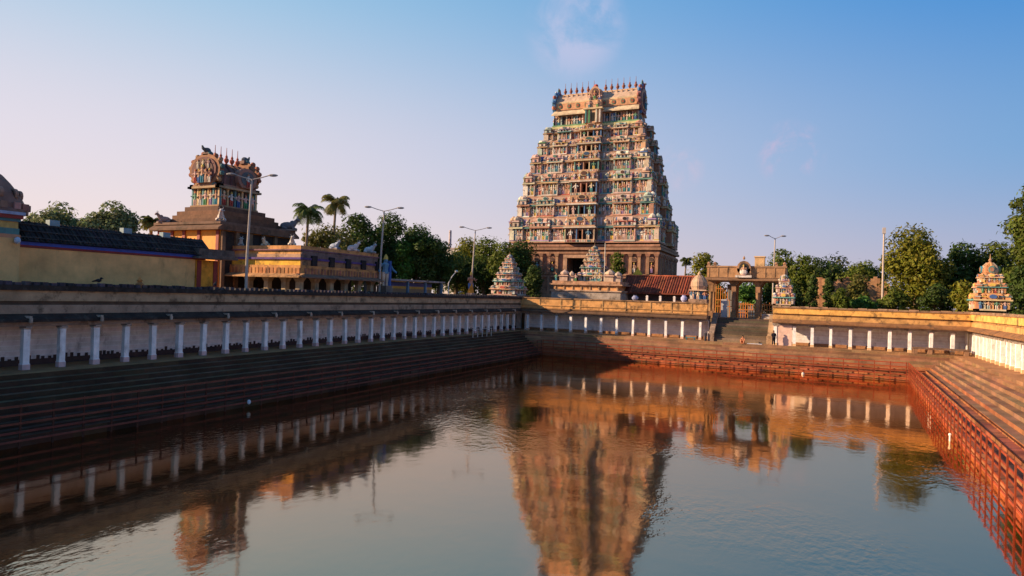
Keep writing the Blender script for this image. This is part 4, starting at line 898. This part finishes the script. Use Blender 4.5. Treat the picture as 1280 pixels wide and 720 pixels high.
def bench(m):
    m.box(8.9, 13.9, 82.2, 83.3, .42, .58, (.2, .13, .09))
    for x in (9.0, 10.4, 13.4): m.box(x, x + .4, 82.3, 83.2, .002, .418, (.26, .15, .09))
t = thing('stone_bench', 'long low stone bench in the right far corner of the bank', 'bench', (11.4, 82.7, 0))
m = MB(); m.box(8.9, 14.1, 83.05, 83.8, .52, .68, (.16, .1, .07)); m.build('slab', 'granite', t)
for x in (8.95, 10.3, 13.6): m = MB(); m.box(x, x + .4, 83.1, 83.7, .002, .518, (.26, .15, .09)); m.build('leg', 'granite', t)
t = thing('pipe_barrier', 'pale pipe barrier on the shaded steps below the long gallery', 'barrier', (-37.9, 71, -.02))
for k in range(5): m = MB(); m.tube([(-37.9, 68.6 + 1.2 * k, -.28), (-37.9, 68.6 + 1.2 * k, .75)], .05, (.5, .46, .42), 6); m.build('post', 'metal', t)
m = MB(); m.tube([(-37.9, 68.4, .7), (-37.9, 73.6, .7)], .045, (.5, .46, .42), 6); m.build('rail', 'metal', t)
small('water_gauge', 'limewash', 'white gauge post in the water by the sunlit railing', 'gauge', lambda m: (m.tube([(7.0, 46.6, -3.5), (7.0, 46.6, -2.55)], .05, (.8, .76, .7), 8), m.ball((7.0, 46.6, -2.53), .09, (.8, .76, .7))))
small('float', 'paint', 'small white float against the far sunlit railing', 'float', lambda m: m.ball((-1.9, 80.2, -2.85), (.16, .16, .2), (.75, .7, .62)))
small('float', 'paint', 'small bluish white float by the shaded left railing', 'float', lambda m: m.ball((-33.6, 31.0, -2.5), (.12, .12, .16), (.5, .55, .62)))
t = thing('teal_bench', 'low teal bench in front of the last bay of the plaster gallery', 'bench', (-15.1, 84.6, 0))
m = MB(); m.box(-15.8, -14.5, 84.4, 84.8, .28, .36, (.05, .2, .24)); m.build('seat', 'paint', t)
for x in (-15.7, -14.7): m = MB(); m.box(x, x + .1, 84.42, 84.78, .002, .278, (.05, .16, .2)); m.build('leg', 'paint', t)
small('bollard', 'plaster', 'short dark stone bollard at the foot of the stair', 'bollard', lambda m: (m.lathe(-13.25, 84.2, [(.16, 0), (.15, .8), (.18, .85), (.1, 1.05)], (.04, .04, .05), 8)))

# ------------------------------------------------------------------ people
def body(name, joints, edges, root, parent, org):
    me = bpy.data.meshes.new(name); bm = bmesh.new(); lay = bm.verts.layers.skin.verify()
    vs = []
    for i, (x, y, z, r) in enumerate(joints):
        v = bm.verts.new((x, y, z)); v[lay].radius = (r, r); v[lay].use_root = (i == root); vs.append(v)
    for a, b in edges: bm.edges.new((vs[a], vs[b]))
    bm.to_mesh(me); bm.free()
    o = bpy.data.objects.new(name, me); COL.objects.link(o); o.parent = parent; ORG[o] = org
    o.modifiers.new('skin', 'SKIN'); s = o.modifiers.new('sub', 'SUBSURF'); s.levels = s.render_levels = 2
    mm, nt, b = new_mat('warm_skin'); b.inputs['Base Color'].default_value = (.22, .1, .055, 1); b.inputs['Roughness'].default_value = .55; me.materials.append(mm)
    return o
def person_standing():
    P = Vector((-5.25, 83.25, 0)); t = thing('person', 'standing person in dark shirt and trousers at the right foot of the stair', 'person', P)
    t.rotation_euler = (0, 0, R(25))
    J = [(0, 0, .95, .13), (0, 0, 1.15, .12), (0, 0, 1.36, .14), (0, 0, 1.47, .06), (0, -.01, 1.56, .085), (0, -.01, 1.66, .09),
         (-.19, 0, 1.38, .06), (-.25, -.02, 1.1, .045), (-.24, -.12, .88, .035), (.19, 0, 1.38, .06), (.26, .0, 1.1, .045), (.25, -.1, .87, .035),
         (-.1, 0, .86, .1), (-.11, -.03, .48, .065), (-.11, .0, .08, .045), (-.11, -.16, .04, .04), (.1, 0, .86, .1), (.12, .02, .48, .065), (.13, .06, .08, .045), (.14, -.1, .04, .04),
         (-.24, -.17, .8, .022), (.25, -.15, .79, .022)]
    Ed = [(0, 1), (1, 2), (2, 3), (3, 4), (4, 5), (2, 6), (6, 7), (7, 8), (2, 9), (9, 10), (10, 11), (0, 12), (12, 13), (13, 14), (14, 15), (0, 16), (16, 17), (17, 18), (18, 19), (8, 20), (11, 21)]
    body('body', J, Ed, 0, t, P)
    def loc(fn, name, col, mat='cloth'):
        m = MB(); m.X = Matrix.Translation(P); fn(m, col); m.build(name, mat, t)
    loc(lambda m, c: (m.lathe(0, 0, [(.21, .82), (.19, 1.1), (.21, 1.3), (.17, 1.42), (.08, 1.47)], c, 12, sy=.72), m.tube([(-.19, 0, 1.38), (-.25, -.02, 1.1)], [.085, .07], c, 8), m.tube([(.19, 0, 1.38), (.26, 0, 1.1)], [.085, .07], c, 8)), 'shirt', (.02, .02, .03))
    loc(lambda m, c: (m.tube([(-.1, 0, .9), (-.11, -.03, .48), (-.11, 0, .1)], [.13, .095, .08], c, 8), m.tube([(.1, 0, .9), (.12, .02, .48), (.13, .06, .1)], [.13, .095, .08], c, 8)), 'trousers', (.018, .018, .022))
    loc(lambda m, c: m.ball((0, .02, 1.69), (.098, .108, .09), c, 10, 6), 'hair', (.012, .01, .01))
person_standing()
def person_seated():
    P = Vector((-8.75, 83.6, 0)); t = thing('person', 'bare chested person sitting on the bank edge below the stair', 'person', P)
    J = [(0, 0, .14, .13), (0, -.01, .35, .12), (0, -.05, .56, .14), (0, -.07, .67, .06), (0, -.1, .76, .085), (0, -.11, .86, .09),
         (-.19, -.05, .58, .06), (-.25, -.18, .36, .045), (-.14, -.36, .3, .035), (.19, -.05, .58, .06), (.25, -.18, .36, .045), (.14, -.36, .3, .035),
         (-.11, -.06, .14, .1), (-.2, -.45, .34, .07), (-.14, -.62, .02, .045), (-.14, -.76, .03, .04), (.11, -.06, .14, .1), (.2, -.45, .34, .07), (.14, -.62, .02, .045), (.14, -.76, .03, .04), (-.07, -.42, .28, .022), (.07, -.42, .28, .022)]
    Ed = [(0, 1), (1, 2), (2, 3), (3, 4), (4, 5), (2, 6), (6, 7), (7, 8), (2, 9), (9, 10), (10, 11), (0, 12), (12, 13), (13, 14), (14, 15), (0, 16), (16, 17), (17, 18), (18, 19), (8, 20), (11, 21)]
    o = body('body', J, Ed, 0, t, P); o.data.materials[0].node_tree.nodes['Principled BSDF'].inputs['Base Color'].default_value = (.42, .17, .08, 1)
    m = MB(); m.X = Matrix.Translation(P); m.lathe(0, 0, [(.22, .0), (.21, .2), (.17, .3)], (.55, .2, .08), 12); m.tube([(-.11, -.06, .15), (-.2, -.45, .34)], [.14, .1], (.55, .2, .08), 8); m.tube([(.11, -.06, .15), (.2, -.45, .34)], [.14, .1], (.55, .2, .08), 8); m.build('waist_cloth', 'cloth', t)
    m = MB(); m.X = Matrix.Translation(P); m.ball((0, -.08, .89), (.098, .108, .09), (.015, .012, .012), 10, 6); m.build('hair', 'cloth', t)
person_seated()
def cloth_fn(m):
    for k in range(6):
        x = -8.2 + k * .28; m.add([(x, 83.05, .03 + .03 * (k % 2)), (x + .28, 83.05, .03 + .03 * ((k + 1) % 2)), (x + .28, 83.6, .05 + .03 * (k % 2)), (x, 83.6, .05 + .03 * ((k + 1) % 2)), (x, 83.05, .005), (x + .28, 83.05, .005), (x + .28, 83.6, .005), (x, 83.6, .005)], [(0, 1, 2, 3), (4, 5, 1, 0), (5, 6, 2, 1), (6, 7, 3, 2), (7, 4, 0, 3)], (.6, .58, .6))
small('washing_cloth', 'cloth', 'whitish washing spread on the bank beside the seated person', 'cloth', cloth_fn)

# ------------------------------------------------------------------ ruined brick wall beyond the right gallery
def brick_wall():
    rnd = random.Random(5); a, b = pt(985, 345, 118), pt(1112, 345, 118)
    m = MB(); n = 34
    for k in range(n):
        p0, p1 = a.lerp(b, k / n), a.lerp(b, (k + 1) / n); h = 9.0 + rnd.uniform(-.5, .7) - (1.2 if 12 < k < 16 else 0)
        m.box(p0.x, p1.x + .02, min(p0.y, p1.y) - .4, max(p0.y, p1.y) + .5 + rnd.uniform(0, .2), GZ, h, jit((.36, .19, .1), .15))
    tag(m.build('ruined_wall', 'granite'), 'weathered brick wall behind trees beyond the right gallery', 'wall')
brick_wall()

# ------------------------------------------------------------------ trees
def leaf_cloud(rng, blobs, n, size, base, var=.35, flat=.5):
    """leaf faces scattered over the shells of many small clumps; returns arrays"""
    w = np.array([b[3] ** 2 for b in blobs]); idx = rng.choice(len(blobs), n, p=w / w.sum())
    B = np.array([b[:4] for b in blobs]); d = rng.normal(size=(n, 3)); d /= np.linalg.norm(d, axis=1)[:, None]
    rad = B[idx, 3] * np.where(rng.random(n) < .07, rng.uniform(1.0, 1.22, n), rng.uniform(.45, 1.08, n) ** .6)
    c = B[idx, :3] + d * rad[:, None] * np.array([1, 1, .82])
    nrm = d * 1.0 + rng.normal(size=(n, 3)) * .45 + np.array([0, 0, .35]); nrm /= np.linalg.norm(nrm, axis=1)[:, None]
    t = np.cross(nrm, rng.normal(size=(n, 3))); t /= np.linalg.norm(t, axis=1)[:, None]; u = np.cross(nrm, t)
    s = size * rng.uniform(.6, 1.35, n)[:, None]
    q = np.stack([c - t * s, c + u * s * flat, c + t * s, c - u * s * flat], 1).reshape(-1, 3)
    tint = np.array([b[4] for b in blobs])[idx]; k = (1 + rng.uniform(-var, var, n)) * tint
    col = np.clip(np.array(base)[None] * k[:, None] * (1 + rng.uniform(-.12, .12, (n, 3))), .004, 1)
    return q, col
def link_leaves(name, q, col, parent):
    me = bpy.data.meshes.new(name); o = bpy.data.objects.new(name, me); COL.objects.link(o); o.parent = parent; ORG[o] = ORG[parent]
    n = len(q) // 4; q = (q - np.array(ORG[parent])).astype(np.float32)
    me.vertices.add(n * 4); me.vertices.foreach_set('co', q.ravel()); me.loops.add(n * 4); me.loops.foreach_set('vertex_index', np.arange(n * 4, dtype=np.int32))
    me.polygons.add(n); me.polygons.foreach_set('loop_start', np.arange(0, n * 4, 4, dtype=np.int32)); me.update(calc_edges=True)
    cc = np.ones((n, 4), np.float32); cc[:, :3] = col
    at = me.color_attributes.new('col', 'FLOAT_COLOR', 'CORNER'); at.data.foreach_set('color', np.repeat(cc, 4, axis=0).ravel()); me.materials.append(M['leaf'])
    return o
KIND = {'bright': (.175, .175, .018), 'mid': (.10, .13, .018), 'dark': (.055, .09, .018), 'olive': (.13, .13, .03), 'hazy': (.17, .20, .085), 'fresh': (.07, .16, .025)}  # 'hazy' carries distance haze in the leaf colour itself
def tree(name, label, px, ytop, D, half_px, low, kind, n=3200, leaf=.34, seed=0, squash=1.0, group=None, cat='tree', lobes=26):
    rng = np.random.default_rng(seed + 100); top = pt(px, ytop, D); rr = half_px * D / F_PX * .93
    z0 = low; cz = (top.z + z0) / 2; hz = (top.z - z0) / 2; ry = rr * squash
    t = thing(name, label, cat, (top.x, top.y, GZ), group)
    blobs = []
    for k in range(lobes):
        d = rng.normal(size=3); d /= np.linalg.norm(d); d[2] = abs(d[2]) * .9 if rng.random() < .62 else d[2]
        r = rng.uniform(.17, .42) * min(rr, hz) * (1.2 if k < 5 else 1); f = rng.uniform(.5, 1.08)
        blobs.append((top.x + d[0] * max(rr - r, .1) * f, top.y + d[1] * max(ry - r, .1) * f, cz + d[2] * max(hz - r, .1) * f, r, rng.uniform(.72, 1.28)))
    r = .4 * min(rr, hz); blobs.append((top.x, top.y, top.z - r, r, 1.1)); blobs.append((top.x, top.y, cz, .62 * min(rr, hz), .9))
    if hz > rr * 1.3:
        for k in range(5): blobs.append((top.x + rng.uniform(-.3, .3) * rr, top.y, z0 + (top.z - z0) * (.15 + .17 * k), rr * .62, rng.uniform(.75, 1.15)))
    q, col = leaf_cloud(rng, blobs, int(n * 1.9), leaf * .76, KIND[kind]); link_leaves('crown', q, col, t)
    m = MB(); tr = max(.14, rr * .07); c = (.13, .09, .06)
    m.tube([(top.x, top.y, GZ - .1), (top.x + rng.uniform(-.2, .2), top.y, (GZ + cz) / 2), (top.x, top.y, cz)], [tr * 1.3, tr, tr * .6], c, 7)
    for b in blobs[:8]: m.tube([(top.x, top.y, GZ + (cz - GZ) * rng.uniform(.45, .9)), ((top.x + b[0]) / 2, (top.y + b[1]) / 2, (cz + b[2]) / 2 - .2), b[:3]], [tr * .55, tr * .4, tr * .15], c, 5)
    m.build('trunk', 'bark', t)
    return t
def palm(label, px, ytop, D, rpx, seed, col=(.09, .10, .025)):
    rng = random.Random(seed); top = pt(px, ytop, D); r = rpx * D / F_PX; zc = top.z - r * .45
    t = thing('palm_tree', label, 'palm', (top.x, top.y, GZ), 'palms beyond the pillared hall')
    m = MB(); m.tube([(top.x - .5, top.y, GZ), (top.x - .3, top.y, (GZ + zc) / 2), (top.x, top.y, zc)], [.28, .2, .17], (.2, .15, .11), 7); m.build('trunk', 'bark', t)
    for k in range(26):
        a = 2 * math.pi * k / 26 + rng.uniform(-.2, .2); el = rng.uniform(-.25, 1.25); m = MB(); pts = []
        for i in range(8):
            s = i / 7; e = el - 1.5 * s * s - .25 * s
            if i == 0: p = Vector((top.x, top.y, zc))
            else: p = pts[-1] + Vector((math.cos(a) * math.cos(e), math.sin(a) * math.cos(e), math.sin(e))) * r * 1.05 / 7
            pts.append(p)
        m.tube(pts, [.06 - .006 * i for i in range(8)], (.14, .12, .05), 4)
        side = Vector((-math.sin(a), math.cos(a), 0))
        for i in range(1, 8):
            for f in (0, .5):
                p = pts[i - 1].lerp(pts[i], f) if i else pts[0]; d = (pts[i] - pts[i - 1]).normalized(); w = r * .42 * math.sin(math.pi * (.12 + .8 * (i + f) / 8))
                for s in (-1, 1):
                    e = p + side * s * w * .75 + d * w * .5 - Vector((0, 0, w * .5)); hw = d * .09
                    m.add([tuple(p - hw), tuple(p + hw), tuple(e + hw * .3), tuple(e - hw * .3)], [(0, 1, 2, 3)], jit(col, .3))
        m.build('frond', 'leaf', t, fix=False)
TL = 'trees beyond the west court'
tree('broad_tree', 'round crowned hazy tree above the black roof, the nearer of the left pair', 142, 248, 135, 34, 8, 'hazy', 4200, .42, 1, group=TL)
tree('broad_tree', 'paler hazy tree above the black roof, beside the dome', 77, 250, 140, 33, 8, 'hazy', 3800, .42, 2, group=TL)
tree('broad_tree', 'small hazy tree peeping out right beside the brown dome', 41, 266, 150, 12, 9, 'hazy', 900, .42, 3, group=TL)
palm('fuller dark palm at the left end of the tree belt', 386, 254, 92, 22, 4, (.09, .13, .03))
palm('taller thin palm with yellowing fronds in front of the tree belt', 420, 245, 98, 20, 5, (.19, .18, .05))
palm('low young palm beside the small gate tower on its left', 190, 271, 80, 14, 6, (.12, .13, .03))
tree('bush', 'feathery yellow green shrub between the two palms', 404, 276, 96, 36, 7, 'olive', 1500, .3, 4, cat='shrub')
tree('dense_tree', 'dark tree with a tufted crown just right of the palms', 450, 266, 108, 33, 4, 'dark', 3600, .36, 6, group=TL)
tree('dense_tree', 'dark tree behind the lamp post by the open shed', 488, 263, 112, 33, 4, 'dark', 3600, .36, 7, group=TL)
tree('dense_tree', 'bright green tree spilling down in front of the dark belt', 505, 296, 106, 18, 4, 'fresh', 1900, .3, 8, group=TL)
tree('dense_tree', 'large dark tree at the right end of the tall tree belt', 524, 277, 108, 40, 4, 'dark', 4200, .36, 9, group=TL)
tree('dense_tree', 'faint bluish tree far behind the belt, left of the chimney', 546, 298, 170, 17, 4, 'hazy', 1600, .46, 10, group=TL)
tree('dense_tree', 'wide dark clump low behind the bent lamp', 572, 310, 119, 44, 3, 'dark', 3600, .34, 11, group=TL)
tree('dense_tree', 'yellow green tree behind the farthest lamp post', 585, 296, 125, 28, 4, 'bright', 2400, .36, 12, group=TL)
tree('dense_tree', 'mid green tree between the farthest lamp post and the spire', 611, 296, 122, 32, 4, 'mid', 2600, .36, 13, group=TL)
tree('dense_tree', 'shadowy low tree under the farthest lamp post', 606, 316, 119, 40, 3, 'dark', 2600, .32, 14, group=TL)
tree('dense_tree', 'dark tree directly behind the corner spire', 650, 298, 118, 30, 3, 'dark', 3200, .34, 15, group=TL)
tree('bush', 'dark bush at the left foot of the great tower', 668, 330, 103, 16, 3, 'dark', 1500, .3, 16, cat='shrub')
tree('bush', 'small tree growing against the great tower base, right of its doorway', 772, 313, 108, 13, 5, 'mid', 1100, .28, 17, cat='shrub')
palm('tiny palm beside the base of the great tower, seen against sky', 858, 322, 150, 9, 8, (.05, .07, .02))
TR = 'trees beyond the right gallery'
tree('broad_tree', 'light green tree rising behind the left end of the gateway', 882, 314, 112, 22, 4, 'bright', 1900, .34, 20, group=TR)
tree('bush', 'shrub seen through the open bays of the gateway', 935, 347, 104, 22, 3, 'fresh', 1500, .3, 21, cat='shrub')
tree('broad_tree', 'dark bushy tree just right of the lamp post behind the gateway', 978, 310, 112, 26, 3, 'mid', 2200, .34, 22, group=TR)
tree('broad_tree', 'slim green tree in front of the brick wall, nearest the small spire', 1004, 316, 108, 21, 3, 'mid', 2000, .32, 23, group=TR)
tree('broad_tree', 'dark far tree peeping over the middle of the brick wall', 1026, 319, 128, 30, 4, 'dark', 1900, .36, 24, group=TR)
tree('broad_tree', 'pale far tree peeping over the right part of the brick wall', 1050, 318, 132, 26, 4, 'olive', 1500, .36, 25, group=TR)
tree('broad_tree', 'low far tree between the brick wall and the mast', 1082, 322, 126, 34, 4, 'mid', 2000, .34, 26, group=TR)
tree('columnar_shrub', 'dark columnar shrub before the brick wall, left one of two', 1016, 343, 104, 8, 3, 'dark', 900, .26, 27, group='columnar shrubs', cat='shrub')
tree('columnar_shrub', 'dark columnar shrub before the brick wall, right one of two', 1036, 346, 104, 8, 3, 'dark', 900, .26, 28, group='columnar shrubs', cat='shrub')
tree('bush', 'loose yellow green bush before the brick wall beside the mast', 1072, 340, 103, 15, 3, 'olive', 1300, .28, 29, cat='shrub')
tree('bush', 'long low fresh green bush behind the right gallery parapet', 1080, 368, 99, 22, 3, 'fresh', 1300, .26, 30, cat='shrub')
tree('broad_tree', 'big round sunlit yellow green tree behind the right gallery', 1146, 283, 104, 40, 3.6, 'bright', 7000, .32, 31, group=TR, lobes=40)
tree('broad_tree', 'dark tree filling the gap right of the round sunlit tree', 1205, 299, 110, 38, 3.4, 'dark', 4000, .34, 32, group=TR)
tree('broad_tree', 'mid green tree behind the three tiered domed shrine', 1246, 300, 112, 27, 3.4, 'mid', 3600, .34, 33, group=TR)
tree('broad_tree', 'tallest tree, cut by the right edge of the picture', 1296, 222, 100, 34, 3.4, 'mid', 6000, .32, 34, group=TR, lobes=36)
tree('dense_tree', 'shaded tree under the tallest tree beside the three tiered domed shrine', 1278, 330, 97, 17, 3.2, 'dark', 1800, .3, 35, group=TR)

for i_, (lab, px, yt, D, hp, kd, nn, lf) in enumerate((
        ('dark crown filling the belt left of the bent lamp', 550, 300, 112, 36, 'dark', 2600, .36),
        ('dark crown low in the belt behind the open shed', 470, 293, 110, 42, 'dark', 2800, .34),
        ('dark crown in the belt between the shed post and the bent lamp', 522, 305, 113, 40, 'dark', 2600, .34),
        ('mid green crown filling the belt right of the farthest lamp post', 632, 300, 116, 28, 'mid', 2200, .34),
        ('olive crown at the left end of the belt, below the palms', 424, 284, 104, 34, 'olive', 2200, .32))):
    tree('dense_tree', lab, px, yt, D, hp, 3, kd, nn, lf, 50 + i_, group=TL)
for i_, (lab, px, yt, D, hp, kd, nn) in enumerate((
        ('leafy bush behind the left bay of the gateway', 897, 352, 106, 16, 'mid', 1000),
        ('leafy bush behind the right bay of the gateway', 962, 345, 106, 16, 'dark', 1100),
        ('low bush under the big round sunlit tree, on its left', 1118, 358, 100, 18, 'mid', 1300),
        ('low bush under the big round sunlit tree, on its right', 1172, 352, 99, 22, 'dark', 1500),
        ('low bush left of the three tiered domed shrine', 1204, 350, 98, 16, 'bright', 1200),
        ('low bush behind the small spire right of the gateway', 992, 352, 100, 15, 'dark', 1100),
        ('low dark bush at the foot of the brick wall, before its middle', 1052, 358, 102, 16, 'mid', 1100),
        ('low bush at the right foot of the great tower', 862, 340, 118, 14, 'dark', 900))):
    tree('bush', lab, px, yt, D, hp, 3, kd, nn, .28, 70 + i_, cat='shrub', group='low bushes')
